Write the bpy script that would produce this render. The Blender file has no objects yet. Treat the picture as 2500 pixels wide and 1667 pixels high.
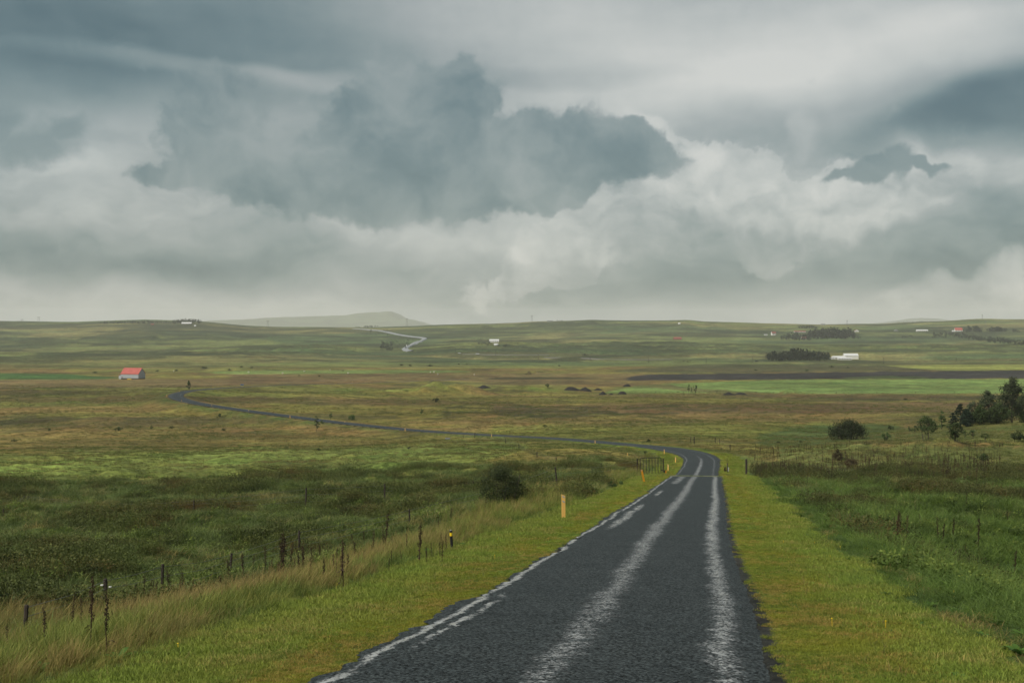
import bpy, math, random
import numpy as np
from mathutils import Vector

random.seed(7)
rng = np.random.default_rng(7)
SC = bpy.context.scene
COL = SC.collection
F, CX, HY, EZ = 3472.0, 1250.0, 790.0, 50.0      # focal length and horizon row in photo pixels, eye height in metres

# ------------------------------------------------------------------ camera
cam_d = bpy.data.cameras.new('camera')
cam = bpy.data.objects.new('camera', cam_d)
COL.objects.link(cam)
cam.location = (0, 0, EZ)
cam.rotation_euler = (math.radians(90), 0, 0)
cam_d.sensor_width = 36.0
cam_d.lens = 36.0 * F / 2500.0
cam_d.shift_y = -(833.5 - HY) / 2500.0
cam_d.clip_start = 0.2
cam_d.clip_end = 90000
SC.camera = cam

# ------------------------------------------------------------------ exposure and render settings
SC.view_settings.view_transform = 'Standard'
SC.view_settings.look = 'None'
SC.view_settings.exposure = 1.45
SC.view_settings.gamma = 1.0
SC.view_settings.use_curve_mapping = False
EXPK = 2 ** 1.45
SC.render.engine = 'CYCLES'
SC.cycles.max_bounces = 5
SC.cycles.diffuse_bounces = 2
SC.cycles.glossy_bounces = 2
SC.cycles.transmission_bounces = 2
SC.cycles.volume_bounces = 1
SC.cycles.use_denoising = True
SC.cycles.caustics_reflective = False
SC.cycles.caustics_refractive = False

SUN_EL, SUN_AZ = math.radians(42), math.radians(-128)   # azimuth from the view direction, negative = left; behind the camera on the left

# ------------------------------------------------------------------ sky
def build_world():
    w = bpy.data.worlds.new('World')
    SC.world = w
    w.use_nodes = True
    nt = w.node_tree
    N, L = nt.nodes, nt.links
    N.clear()

    def val(sock, v):
        if isinstance(v, (int, float)):
            sock.default_value = v
        elif isinstance(v, tuple):
            sock.default_value = v
        else:
            L.new(v, sock)

    def M(op, a, b=0.0, c=0.0, clamp=False):
        n = N.new('ShaderNodeMath'); n.operation = op; n.use_clamp = clamp
        val(n.inputs[0], a); val(n.inputs[1], b); val(n.inputs[2], c)
        return n.outputs[0]

    def VM(op, a, b=(0, 0, 0), s=None):
        n = N.new('ShaderNodeVectorMath'); n.operation = op
        val(n.inputs[0], a); val(n.inputs[1], b)
        if s is not None: val(n.inputs['Scale'], s)
        return n.outputs[0]

    def noise(vec, scale, detail=5, rough=0.55, out='Fac'):
        n = N.new('ShaderNodeTexNoise')
        L.new(vec, n.inputs['Vector'])
        n.inputs['Scale'].default_value = scale
        n.inputs['Detail'].default_value = detail
        n.inputs['Roughness'].default_value = rough
        return n.outputs[out]

    def mapr(v, a, b, c=0.0, d=1.0, interp='SMOOTHSTEP'):
        n = N.new('ShaderNodeMapRange'); n.interpolation_type = interp
        val(n.inputs['Value'], v)
        for k, x in zip(('From Min', 'From Max', 'To Min', 'To Max'), (a, b, c, d)):
            n.inputs[k].default_value = x
        return n.outputs['Result']

    tc = N.new('ShaderNodeTexCoord').outputs['Generated']
    sep = N.new('ShaderNodeSeparateXYZ'); L.new(tc, sep.inputs[0])
    az = M('ARCTAN2', sep.outputs['X'], sep.outputs['Y'])
    el = M('ARCSINE', sep.outputs['Z'])
    cmb = N.new('ShaderNodeCombineXYZ'); L.new(az, cmb.inputs[0]); L.new(el, cmb.inputs[1])
    P = VM('SCALE', cmb.outputs[0], s=10.0)         # units: tenths of a radian, +y up

    stretch = VM('MULTIPLY', P, (0.75, 1.5, 1.0))
    n1 = noise(stretch, 0.55, 3, 0.5, 'Color')
    n2 = noise(P, 1.5, 2, 0.5, 'Color')
    n3 = noise(P, 5.0, 5, 0.55, 'Color')
    half = (0.5, 0.5, 0.5)
    w1 = VM('SCALE', VM('SUBTRACT', n1, half), s=0.9)
    w2 = VM('SCALE', VM('SUBTRACT', n2, half), s=0.50)
    w3 = VM('SCALE', VM('SUBTRACT', n3, half), s=0.17)
    PW = VM('ADD', VM('ADD', P, w2), w3)             # billowed
    PS = VM('ADD', P, w1)                            # soft
    PB = VM('ADD', VM('ADD', P, VM('SCALE', w2, s=0.30)), VM('SCALE', w3, s=1.5))

    K = 2500 / 2352.0
    def P_of(x, y):                                   # picture point -> sky angles
        px, py = x * K, y * K
        tx, tz = (px - CX) / F, (HY - py) / F
        a = math.atan(tx); e = math.atan2(tz, math.hypot(1, tx))
        return a * 10, e * 10

    def grad(vec, x, y, rx, ry, rot=0.0, kind='SPHERICAL'):
        m = N.new('ShaderNodeMapping'); m.vector_type = 'TEXTURE'
        L.new(vec, m.inputs['Vector'])
        a, e = P_of(x, y)
        m.inputs['Location'].default_value = (a, e, 0)
        m.inputs['Rotation'].default_value = (0, 0, math.radians(rot))
        m.inputs['Scale'].default_value = (rx * K / F * 10, ry * K / F * 10, 1e3)
        g = N.new('ShaderNodeTexGradient'); g.gradient_type = kind
        L.new(m.outputs[0], g.inputs[0])
        return g.outputs['Fac']

    # tone field, 0 = darkest slate, 1 = brightest cloud
    def relief(vec, scale, dx, dy, detail, rough):
        a_ = noise(vec, scale, detail, rough); b_ = noise(VM('ADD', vec, (dx, dy, 0)), scale, detail, rough)
        return M('SUBTRACT', a_, b_)
    emb = M('ADD', M('MULTIPLY', relief(PW, 1.6, 0.10, 0.14, 6, 0.5), 0.6), M('MULTIPLY', relief(PB, 3.6, 0.045, 0.06, 5, 0.52), 0.5))
    V = mapr(M('DIVIDE', el, math.radians(30)), 0.0, 1.0, 0.57, 0.42, 'LINEAR')
    # soft tonal masses (x, y, rx, ry, rot, amount)
    soft = [
        (-40, 0, 700, 200, 0, -0.30), (420, 110, 700, 100, 3, -0.12), (900, 170, 420, 80, 0, -0.10), (1250, 165, 260, 26, 0, -0.12),
        (40, 215, 260, 50, 0, -0.08),
        (1500, 140, 620, 190, -6, 0.20), (1250, 60, 420, 130, 0, 0.05), (1900, 90, 520, 110, 10, 0.16),
        (2300, 60, 300, 80, 8, 0.12),
        (1850, 330, 460, 110, 8, -0.16), (1800, 290, 330, 70, 5, -0.10),
        (150, 430, 420, 110, 0, 0.10), (620, 420, 560, 180, 0, -0.02),
        (150, 580, 460, 70, 5, -0.12), (420, 560, 300, 60, 0, -0.03), (350, 470, 500, 90, 0, 0.14),
        (820, 520, 330, 80, 0, 0.16), (1120, 560, 320, 100, 15, 0.14),
        (900, 640, 330, 60, 0, -0.10), (200, 700, 900, 70, 0, 0.06),
        (1550, 430, 420, 170, 15, 0.16), (1500, 620, 420, 75, 8, -0.16), (1860, 640, 480, 85, 12, -0.16),
        (2100, 470, 330, 110, 30, 0.10), (2330, 480, 260, 90, 0, -0.08), (2260, 570, 330, 70, 10, -0.10),
        (1200, 715, 1700, 60, 0, 0.08), (700, 560, 1700, 130, 0, -0.07), (300, 500, 700, 120, 0, -0.14), (1000, 640, 900, 60, 0, -0.08),
    ]
    for x, y, rx, ry, rot, amt in soft:
        g = grad(PS, x, y, rx * 1.5, ry * 1.5, rot)
        g = M('SMOOTH_MIN', g, 0.62, 0.3)
        V = M('MULTIPLY_ADD', g, amt * 1.75, V)
    V = M('ADD', V, M('MULTIPLY', M('SUBTRACT', noise(stretch, 0.9, 5, 0.5), 0.5), 0.40))
    V = M('ADD', V, M('MULTIPLY', M('SUBTRACT', noise(VM('MULTIPLY', P, (0.5, 2.2, 1.0)), 1.4, 4, 0.5), 0.5), 0.22))

    # dark wedge entering from the right with a softly defined upper edge
    wedge = mapr(grad(PS, 2580, 195, 760, 125, 12), 0.02, 0.55)
    V = M('MULTIPLY_ADD', wedge, -0.50, V)
    # long thin bright streaks
    for x, y, rx, ry, rot, amt in [(420, 172, 520, 20, -2, 0.20), (760, 190, 320, 16, -4, 0.14), (1900, 100, 520, 30, 9, 0.08)]:
        V = M('MULTIPLY_ADD', mapr(grad(PS, x, y, rx, ry * 2.2, rot), 0.0, 0.8), amt, V)

    edge = M('ADD', M('MULTIPLY', M('SUBTRACT', noise(PB, 4.5, 8, 0.66), 0.5), 0.60), M('MULTIPLY', M('SUBTRACT', noise(PB, 2.2, 3, 0.5), 0.5), 0.22))
    def mass(cells, lo, hi, vec=None):
        acc = None
        for c in cells:
            g = grad(vec or PW, *c)
            acc = g if acc is None else M('MAXIMUM', acc, g)
        return mapr(M('ADD', acc, edge), lo, hi)

    def mixv(a, b, f):
        return M('ADD', a, M('MULTIPLY', M('SUBTRACT', b, a), f))

    # bright cumulus towers, right of centre (drawn first, the dark bank overlaps them)
    bright = mass([(1480, 330, 130, 105, -25), (1600, 390, 150, 110, -30), (1720, 460, 120, 110, -20), (1560, 470, 300, 130, 20),
                   (1330, 560, 320, 90, 25), (1850, 500, 230, 110, 20)], 0.05, 0.34)
    shade = mapr(grad(PS, 1640, 640, 520, 260, 0), 0.0, 0.7)
    tone_b = M('MULTIPLY_ADD', shade, -0.34, M('MULTIPLY_ADD', M('SUBTRACT', noise(PW, 1.7, 4, 0.5), 0.5), 0.5, 0.84))
    V = mixv(V, tone_b, M('MULTIPLY', bright, 0.5))
    V = mixv(V, tone_b, M('MULTIPLY', mapr(bright, 0.35, 0.65), 0.6))
    rim = mass([(1500, 285, 95, 48, -30), (1640, 352, 80, 50, -40), (1725, 425, 62, 62, -50), (2120, 325, 110, 40, -10), (2180, 360, 60, 60, 0), (2120, 455, 130, 60, 35), (1840, 330, 60, 60, 0),
                (2290, 650, 180, 45, 18), (2120, 678, 170, 36, 0), (820, 500, 220, 34, 0), (130, 380, 170, 34, -4), (1235, 452, 60, 18, 0)], 0.10, 0.7)
    V = M('MULTIPLY_ADD', rim, 0.13, V)
    bright2 = mass([(2110, 400, 150, 100, 20), (2000, 480, 240, 90, 30), (2330, 650, 200, 75, 30), (2150, 690, 210, 45, 5)], 0.05, 0.5)
    V = mixv(V, M('MULTIPLY_ADD', M('SUBTRACT', noise(PW, 2.1, 4, 0.5), 0.5), 0.5, 0.76), M('MULTIPLY', bright2, 0.65))
    # slanting shelves of grey in the lower sky
    tilt = VM('MULTIPLY', PS, (0.8, 1.8, 1.0))
    mt = N.new('ShaderNodeMapping'); mt.inputs['Rotation'].default_value = (0, 0, math.radians(-22)); mt.inputs['Scale'].default_value = (0.6, 2.0, 1); L.new(PW, mt.inputs['Vector'])
    shelf = M('ADD', M('MULTIPLY', M('SUBTRACT', noise(mt.outputs[0], 1.25, 6, 0.55), 0.5), 0.85), M('MULTIPLY', M('SUBTRACT', noise(mt.outputs[0], 3.2, 6, 0.6), 0.5), 0.35))
    low = mapr(el, math.radians(9.5), math.radians(4.0))
    V = M('ADD', V, M('MULTIPLY', shelf, low))
    V = M('ADD', V, M('MULTIPLY', M('MULTIPLY', emb, M('MULTIPLY_ADD', M('MAXIMUM', bright, bright2), 0.7, 0.30)), M('MULTIPLY_ADD', low, 0.35, 0.65)))
    # the big slate bank
    bank = mass([(490, 285, 175, 160, 15), (580, 380, 230, 105, 0), (740, 400, 360, 135, 0), (930, 270, 240, 185, 10), (1030, 270, 150, 170, -20),
                 (880, 410, 450, 140, -4), (1080, 410, 330, 135, 10), (1270, 345, 290, 125, 5), (1400, 340, 200, 105, -5), (1490, 366, 110, 62, -5),
                 (1270, 455, 150, 46, 18), (410, 395, 150, 44, 12)], 0.05, 0.50, PB)
    tone_d = M('MULTIPLY_ADD', mapr(noise(PW, 1.4, 6, 0.55), 0.3, 0.7), 0.32, 0.11)
    tone_d = M('MULTIPLY_ADD', emb, 0.42, tone_d)
    V = mixv(V, tone_d, M('MULTIPLY', bank, 0.5))
    V = mixv(V, tone_d, M('MULTIPLY', mapr(bank, 0.15, 0.85), 0.80))
    small = mass([(70, 330, 150, 80, 5), (-5, 290, 90, 75, 0), (140, 300, 120, 50, 12)], 0.05, 0.75, PB)
    V = mixv(V, 0.21, M('MULTIPLY', small, 0.75))
    scrap = mass([(2070, 366, 62, 46, 8), (2000, 392, 85, 38, 20), (2125, 376, 66, 26, -5), (1945, 412, 70, 24, 12)], 0.10, 0.5, PB)
    V = mixv(V, 0.16, M('MULTIPLY', scrap, 0.78))

    ramp = N.new('ShaderNodeValToRGB')
    cr = ramp.color_ramp
    def lin(c): return tuple(((v / 255 + 0.055) / 1.055) ** 2.4 for v in c) + (1,)
    stops = [(0.0, (72, 95, 100)), (0.18, (100, 119, 121)), (0.36, (128, 141, 140)), (0.56, (154, 161, 159)), (0.74, (178, 182, 178)), (1.0, (205, 205, 199))]
    cr.elements[0].position = 0; cr.elements[0].color = lin(stops[0][1])
    cr.elements[1].position = 1; cr.elements[1].color = lin(stops[-1][1])
    for p, c in stops[1:-1]:
        e = cr.elements.new(p); e.color = lin(c)
    L.new(V, ramp.inputs[0])
    # cooler toward the upper left and the right edge, where thinner cloud lets the blue through
    blue = mapr(grad(PS, 0, 240, 620, 260, 0), 0, 0.9)
    tint = N.new('ShaderNodeMix'); tint.data_type = 'RGBA'; tint.blend_type = 'MULTIPLY'
    L.new(M('MULTIPLY', blue, 0.8), tint.inputs['Factor']); L.new(ramp.outputs[0], tint.inputs['A'])
    tint.inputs['B'].default_value = (0.95, 1.0, 1.02, 1)

    S = 0.1
    sc = N.new('ShaderNodeMix'); sc.data_type = 'RGBA'; sc.blend_type = 'MULTIPLY'; sc.inputs['Factor'].default_value = 1
    L.new(tint.outputs['Result'], sc.inputs['A']); k = 1 / (S * EXPK); sc.inputs['B'].default_value = (k, k, k, 1)
    sky = N.new('ShaderNodeTexSky'); sky.sky_type = 'NISHITA'; sky.sun_disc = False
    sky.sun_elevation = SUN_EL; sky.sun_rotation = SUN_AZ % (2 * math.pi)
    mx = N.new('ShaderNodeMix'); mx.data_type = 'RGBA'
    mx.inputs['Factor'].default_value = 0.95           # cloud cover over the clear sky
    L.new(sky.outputs[0], mx.inputs['A']); L.new(sc.outputs['Result'], mx.inputs['B'])
    bg = N.new('ShaderNodeBackground'); bg.inputs['Strength'].default_value = S
    L.new(mx.outputs['Result'], bg.inputs['Color'])
    out = N.new('ShaderNodeOutputWorld'); L.new(bg.outputs[0], out.inputs['Surface'])
build_world()

# ------------------------------------------------------------------ sun (behind thin cloud: soft)
sun_d = bpy.data.lights.new('sun', 'SUN')
sun_d.energy = 1.5
sun_d.angle = math.radians(11)
sun_d.color = (1.0, 0.93, 0.80)
sun = bpy.data.objects.new('sun', sun_d)
COL.objects.link(sun)
to_sun = Vector((math.sin(SUN_AZ) * math.cos(SUN_EL), math.cos(SUN_AZ) * math.cos(SUN_EL), math.sin(SUN_EL)))
sun.rotation_euler = to_sun.to_track_quat('Z', 'Y').to_euler()
sun.location = (-40, -40, EZ + 40)

# ================================================================== helpers
def tag(o, label=None, cat=None, group=None, kind=None):
    if label: o['label'] = label
    if cat: o['category'] = cat
    if group: o['group'] = group
    if kind: o['kind'] = kind
    return o

def sm(a, b, x):
    t = np.clip((np.asarray(x, float) - a) / (b - a), 0, 1)
    return t * t * (3 - 2 * t)

_perm = np.random.default_rng(11).integers(0, 2 ** 31, 4096)
def _h(i, j, s):
    return _perm[(i * 73 + j * 1931 + s * 557 + ((i * j) & 1023) * 13) & 4095] / 2 ** 31
def vn(x, y, s=0):
    x = np.asarray(x, float); y = np.asarray(y, float)
    i = np.floor(x).astype(np.int64); j = np.floor(y).astype(np.int64)
    fx = x - i; fy = y - j
    fx = fx * fx * (3 - 2 * fx); fy = fy * fy * (3 - 2 * fy)
    return (_h(i, j, s) * (1 - fx) + _h(i + 1, j, s) * fx) * (1 - fy) + (_h(i, j + 1, s) * (1 - fx) + _h(i + 1, j + 1, s) * fx) * fy - 0.5
def fbm(x, y, s=0, o=4, g=0.5):
    a, v = 1.0, 0
    for k in range(o):
        c, n = math.cos(k * 0.7), math.sin(k * 0.7)
        v = v + a * vn((x * c - y * n) * 2 ** k + 17.3 * k, (x * n + y * c) * 2 ** k - 9.1 * k, s + k)
        a *= g
    return v * 2

def at(px, py, d):
    return ((px - CX) / F * d, d, EZ - (py - HY) / F * d)

# ================================================================== road centreline (x and z as functions of distance)
R0 = [  # (px, py, distance)
    (1343, 1667, 14.2), (1486, 1493, 21.6), (1581, 1336, 38), (1630, 1266, 54.3), (1671, 1213, 79), (1690, 1177, 109), (1700, 1163, 128),
    (1703, 1158, 163), (1712, 1138, 190), (1715, 1121, 212), (1700, 1110, 224), (1668, 1101, 236), (1623, 1093, 250), (1562, 1087, 268),
    (1480, 1080, 292), (1447, 1077, 301), (1345, 1069, 328), (1202, 1062, 360), (1080, 1055, 385), (989, 1048, 402), (839, 1032.6, 432),
    (708, 1016, 460), (606.5, 1002.6, 488), (518, 990.7, 515), (456.5, 979.7, 545), (426, 969, 578), (432, 961, 615), (459.6, 954, 660),
    (533, 947.5, 740), (686, 940, 850), (839, 936, 950), (992, 931.3, 1060), (1120, 926, 1180), (1300, 921, 1350)]
ry = np.array([r[2] for r in R0]); rx = np.array([at(*r)[0] for r in R0]); rz = np.array([at(*r)[2] for r in R0])
_ys = np.concatenate([np.arange(-40, 14.2, 0.5), np.arange(14.2, 1400, 0.5)])
_x = np.interp(_ys, ry, rx); _z = np.interp(_ys, ry, rz)
m = _ys < 14.2
_x[m] = rx[0] + (_ys[m] - 14.2) * 0.143; _z[m] = rz[0] + (14.2 - _ys[m]) * 0.105
def smooth_var(a):
    out = a.copy()
    for k in (14, 50):
        r = int(k * 1.5); ker = np.exp(-0.5 * (np.arange(-r, r + 1) / (k / 2)) ** 2); ker /= ker.sum()
        b = np.convolve(np.pad(a, r, mode='reflect', reflect_type='odd'), ker, 'valid')
        wgt = sm(20, 60, _ys) if k == 14 else sm(330, 560, _ys) * 0.9
        out = out * (1 - wgt) + b * wgt
    return out
_x = smooth_var(_x); _z = smooth_var(_z)
_dx = np.gradient(_x, _ys)
def road_x(y): return np.interp(y, _ys, _x)
def road_z(y): return np.interp(y, _ys, _z)
def road_k(y): return np.interp(y, _ys, 1 / np.sqrt(1 + _dx ** 2))
def road_hw(y): return np.interp(y, [0, 150, 200, 240, 330, 480, 560, 620, 1400], [2.4, 2.4, 2.6, 3.1, 2.9, 2.8, 3.2, 3.0, 3.0])
def road_s(x, y): return (x - road_x(y)) * road_k(y)

# ================================================================== terrain
CR = [(-700, 784), (-300, 782), (0, 783.5), (185, 786), (245, 783), (354, 779.5), (490, 784), (600, 795), (700, 798), (900, 799.5), (960, 797), (1130, 791), (1200, 790),
      (1301, 785), (1444, 781), (1560, 782.5), (1677, 781.5), (1719, 784.5), (1860, 789), (1993, 792), (2152, 790), (2200, 787.5), (2300, 784), (2384, 778.5), (2485, 779), (2700, 781), (3200, 786)]
ctl = []
def C(px, py, d): ctl.append(at(px, py, d))
for p in [(-8, -5, -3.4), (8, -5, -3.0), (-12, 8, -5.4), (12, 8, -4.6), (-30, 10, -8), (30, 10, -6), (-25, -15, -7), (25, -15, -4)]:
    ctl.append((p[0], p[1], EZ + p[2]))
for p in [(0, 1560, 30), (395, 1475, 46), (0, 1400, 55), (700, 1330, 78), (0, 1252, 95), (746, 1241, 100), (939, 1226, 108), (1225, 1232, 100), (1360, 1200, 92),
          (0, 1174, 158), (600, 1167, 163), (1000, 1150, 175), (1350, 1130, 182), (1480, 1120, 195), (0, 1108, 270), (600, 1100, 270), (1000, 1092, 270), (1200, 1082, 285),
          (0, 1075, 370), (0, 1040, 450), (600, 1045, 430), (870, 1080, 345), (300, 1000, 540), (0, 1000, 560), (0, 950, 820), (300, 955, 780), (700, 965, 650),
          (1000, 965, 750), (1250, 985, 620), (1250, 1030, 440), (1500, 1035, 420), (1720, 1062, 330), (1700, 1000, 540), (1250, 950, 950),
          (2476, 1415, 53), (2200, 1345, 58), (2100, 1235, 88), (2400, 1235, 84), (2450, 1165, 128), (1950, 1165, 138), (2450, 1120, 200), (2100, 1118, 205), (1850, 1118, 212),
          (2065, 1074, 320), (2300, 1058, 310), (2450, 1036, 320), (2400, 1010, 450), (2000, 1035, 430), (2200, 985, 700), (2000, 962, 890), (2400, 962, 890)]:
    C(*p)
for px in (-700, 0, 600, 1250, 1900, 2500, 3200):
    for py, d in ((925, 1180), (895, 1600), (872, 2100), (846, 2900), (822, 3700)):
        C(px, py, d)
for px in (-700, 3200):
    for py, d in ((1420, 52), (1250, 95), (1172, 160), (1108, 270), (1040, 450), (960, 820)):
        C(px, py, d)
for px, py in CR:
    if py in (786,) and px == 185: continue
    C(px, py + 1, 5000); C(px, 812, 6800); C(px, 812, 12000)
ctl = np.array(ctl)
A0 = 20.0
def to_uv(x, y): return x / (y + A0) * 2.6, np.log(y + A0)
cu, cv = to_uv(ctl[:, 0], ctl[:, 1]); ct = (EZ - ctl[:, 2]) / (ctl[:, 1] + A0)
def kern(r2): return 0.5 * r2 * np.log(r2 + 1e-12)
n = len(ctl)
K_ = kern((cu[:, None] - cu[None]) ** 2 + (cv[:, None] - cv[None]) ** 2) + np.eye(n) * 2e-3
Pm = np.stack([np.ones(n), cu, cv], 1)
Amat = np.block([[K_, Pm], [Pm.T, np.zeros((3, 3))]])
sol = np.linalg.solve(Amat, np.concatenate([ct, np.zeros(3)]))
def natural_T(u, v):
    u = u.ravel(); v = v.ravel(); out = np.empty(len(u))
    for a in range(0, len(u), 60000):
        b = slice(a, a + 60000)
        r2 = (u[b, None] - cu[None]) ** 2 + (v[b, None] - cv[None]) ** 2
        out[b] = kern(r2) @ sol[:n] + sol[n] + sol[n + 1] * u[b] + sol[n + 2] * v[b]
    return out

dens = np.linspace(-0.43, 0.43, 640)
side = 0.43 + np.cumsum(np.linspace(0.004, 0.02, 34))
gU = np.concatenate([-side[::-1], dens, side])
gD = np.concatenate([np.geomspace(8, 7000, 800), np.geomspace(7000, 17500, 24)[1:]])
UU, DD = np.meshgrid(gU, gD)
GX = UU * DD; GY = DD - A0
# thin-plate evaluated on a coarser lattice and interpolated
cU = np.linspace(gU[0], gU[-1], 150); cD = np.linspace(np.log(gD[0]), np.log(gD[-1]), 260)
tu, tv = np.meshgrid(cU, cD)
Tc = natural_T(tu * 2.6, tv).reshape(tu.shape)
def bil(T, U, Vv):
    fu = np.clip((U - cU[0]) / (cU[1] - cU[0]), 0, len(cU) - 1.001); fv = np.clip((Vv - cD[0]) / (cD[1] - cD[0]), 0, len(cD) - 1.001)
    i = fu.astype(int); j = fv.astype(int); a = fu - i; b = fv - j
    a = a  # linear is smooth enough at this density
    return (T[j, i] * (1 - a) + T[j, i + 1] * a) * (1 - b) + (T[j + 1, i] * (1 - a) + T[j + 1, i + 1] * a) * b
T = bil(Tc, UU, np.log(DD))
Z = EZ - T * DD
# relief
near = 1 - sm(150, 400, GY); mid = sm(150, 420, GY) * (1 - sm(1300, 2000, GY)); far = sm(1300, 2300, GY) * (1 - sm(4700, 5600, GY))
rel = near * (0.55 * np.maximum(fbm(GX / 5.0, GY / 6.0, 3, 3), -0.1) * sm(40, 70, GY) + 0.20 * fbm(GX / 2.3, GY / 2.3, 1, 3) + 0.35 * fbm(GX / 17, GY / 17, 5, 3)) * sm(20, 60, GY)
rel += mid * (0.9 * fbm(GX / 60, GY / 60, 9, 5, 0.55))
rid = fbm(GX / 420, GY / 300, 20, 5, 0.5)
stepn = fbm(GX / 700, GY / 420, 31, 4) * 2.2 + GY / 520
terr = (stepn - np.floor(stepn)); terr = sm(0.0, 0.22, terr) - terr
calm = 1 - 0.92 * np.exp(-(((CX + F * GX / np.maximum(GY, 1)) - 960) / 130) ** 2)
rel += calm * far * (4.5 * rid + 9.0 * terr * (0.6 + fbm(GX / 900, GY / 900, 40, 2)) * (1 - sm(4200, 4900, GY)))
Z += rel
# grassy mounds on the valley floor
def mound(px, d, h, rx_, ry_, s):
    global Z
    x0 = (px - CX) / F * d
    g = np.exp(-(((GX - x0) / rx_) ** 2 + ((GY - d) / ry_) ** 2))
    Z += h * g * (1 + 0.5 * fbm(GX / 9, GY / 14, s, 3))
mound(1095, 800, 5.2, 17, 26, 50); mound(1010, 780, 3.2, 20, 22, 51); mound(905, 740, 2.2, 24, 16, 52); mound(1165, 800, 2.6, 9, 15, 56)
mound(1927, 850, 3.2, 8, 12, 53); mound(1960, 840, 1.6, 14, 12, 54); mound(1290, 930, 2.2, 26, 20, 55); mound(2200, 790, 1.3, 45, 12, 57)
mound(950, 1040, 2.0, 60, 20, 58); mound(2250, 205, 1.6, 24, 16, 60)
# skyline correction
PXg = CX + F * GX / np.maximum(GY, 1); PYg = HY + F * (EZ - Z) / np.maximum(GY, 1)
crp = np.array(CR)
fm = (gD > 2500) & (gD < 6500)
colpx = CX + F * gU * 1.004
for it in range(2):
    PY2 = HY + F * (EZ - Z[fm]) / GY[fm]
    got = PY2.min(0)
    want = np.interp(colpx, crp[:, 0], crp[:, 1]) + 0.5 * fbm(colpx / 60, colpx * 0, 77, 4)
    dlt = (got - want)
    wgt = sm(2400, 4700, GY)
    Z += wgt * (dlt[None, :] * GY / F) * (GY > 0)
Z = np.where(GY > 5600, np.minimum(Z, (EZ - 38) + (Z - (EZ - 38)) * (1 - sm(5600, 6800, GY))), Z)
Z = np.where(GY > 6800, EZ - 38, Z)
# the road bed and its banks
S = road_s(GX, GY); hw = road_hw(GY); zr = road_z(GY)
on = (GY < 1390)
ver = np.interp(GY, [0, 130, 250, 400, 1400], [2.6, 2.6, 2.0, 1.2, 1.2])
bank = np.interp(GY, [0, 60, 150, 300, 600, 1400], [9, 8, 9, 14, 16, 14])
bank = np.where((GY > 135) & (GY < 330) & (S > 0), 12, bank)
a = np.abs(S)
shoulder = zr - 0.03 - 0.035 * np.maximum(a - hw, 0)
shoulder = np.where(a < hw - 0.25, zr - 0.10 - GY * 0.0005, shoulder)
bl = sm(0, 1, (a - hw - ver) / bank) * 1.0
bl = np.where(on, bl, 1.0); bl = bl + (1 - bl) * sm(1200, 1390, GY)
Z = shoulder * (1 - bl) + Z * bl
Z = np.where(on & (a < hw - 0.2), np.minimum(Z, zr - 0.06), Z)

lnD0, lnD1 = None, None
lgD = np.log(gD)
def H(x, y):
    """height of the ground mesh at x, y"""
    x = np.atleast_1d(np.asarray(x, float)); y = np.atleast_1d(np.asarray(y, float))
    Dq = np.clip(y + A0, gD[0], gD[-1] * 0.999); U = np.clip(x / Dq, gU[0], gU[-1] * 0.999)
    j = np.clip(np.searchsorted(gD, Dq, side='right') - 1, 0, len(gD) - 2); i = np.clip(np.searchsorted(gU, U, side='right') - 1, 0, len(gU) - 2)
    b = (Dq - gD[j]) / (gD[j + 1] - gD[j]); a_ = (U - gU[i]) / (gU[i + 1] - gU[i])
    return (Z[j, i] * (1 - a_) + Z[j, i + 1] * a_) * (1 - b) + (Z[j + 1, i] * (1 - a_) + Z[j + 1, i + 1] * a_) * b

_md = np.geomspace(9, 6400, 5000)
def hit(px, py, dmin=9.0, dmax=6400):
    """where the ray through a picture point meets the ground"""
    d = _md[(_md >= dmin) & (_md <= dmax)]
    zt = H((px - CX) / F * d, d); zy = EZ - (py - HY) / F * d
    k = np.argmax(zt >= zy)
    if not (zt >= zy).any(): k = int(np.argmin((zy - zt) / d))
    dd = float(d[k])
    return ((px - CX) / F * dd, dd, float(zt[k]))

# ------------------------------------------------------------------ ground colours by land use
PX = CX + F * GX / np.maximum(GY, 2); PY = HY + F * (EZ - Z) / np.maximum(GY, 2)
def c3(*v): return np.array(v, float)
col = np.empty(Z.shape + (3,))
def nz(sx, sy, s, o=4): return fbm(GX / sx, GY / sy, s, o)
def lay(c, mask):
    global col
    col = col * (1 - mask[..., None]) + c * mask[..., None]
def band(px, top, bot, soft=1.5, jit=0.0, s=0):
    t = np.interp(PX, px, top); b = np.interp(PX, px, bot)
    if jit:
        j = jit * fbm(PX / 40, PY / 6, s, 4); t = t + j; b = b + j * 0.7
    return sm(-soft, soft, PY - t) * (1 - sm(-soft, soft, PY - b)) * sm(px[0] - 12, px[0] + 12, PX) * (1 - sm(px[-1] - 12, px[-1] + 12, PX)) * (GY > 3)
OL = c3(0.165, 0.150, 0.040); BR = c3(0.180, 0.128, 0.048); DK = c3(0.058, 0.054, 0.024); GR = c3(0.130, 0.165, 0.038)
FG = c3(0.125, 0.150, 0.050); FB = c3(0.190, 0.175, 0.068); FD = c3(0.036, 0.050, 0.024)
col[:] = OL
n1 = nz(70, 70, 101, 5); n2 = nz(25, 25, 111, 5); n3 = nz(160, 160, 121, 4)
lay(BR, sm(-0.25, 0.35, n1) * 0.85)
lay(GR, sm(0.15, 0.55, n3) * 0.55)
lay(DK, sm(0.36, 0.66, n2) * 0.6)
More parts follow.
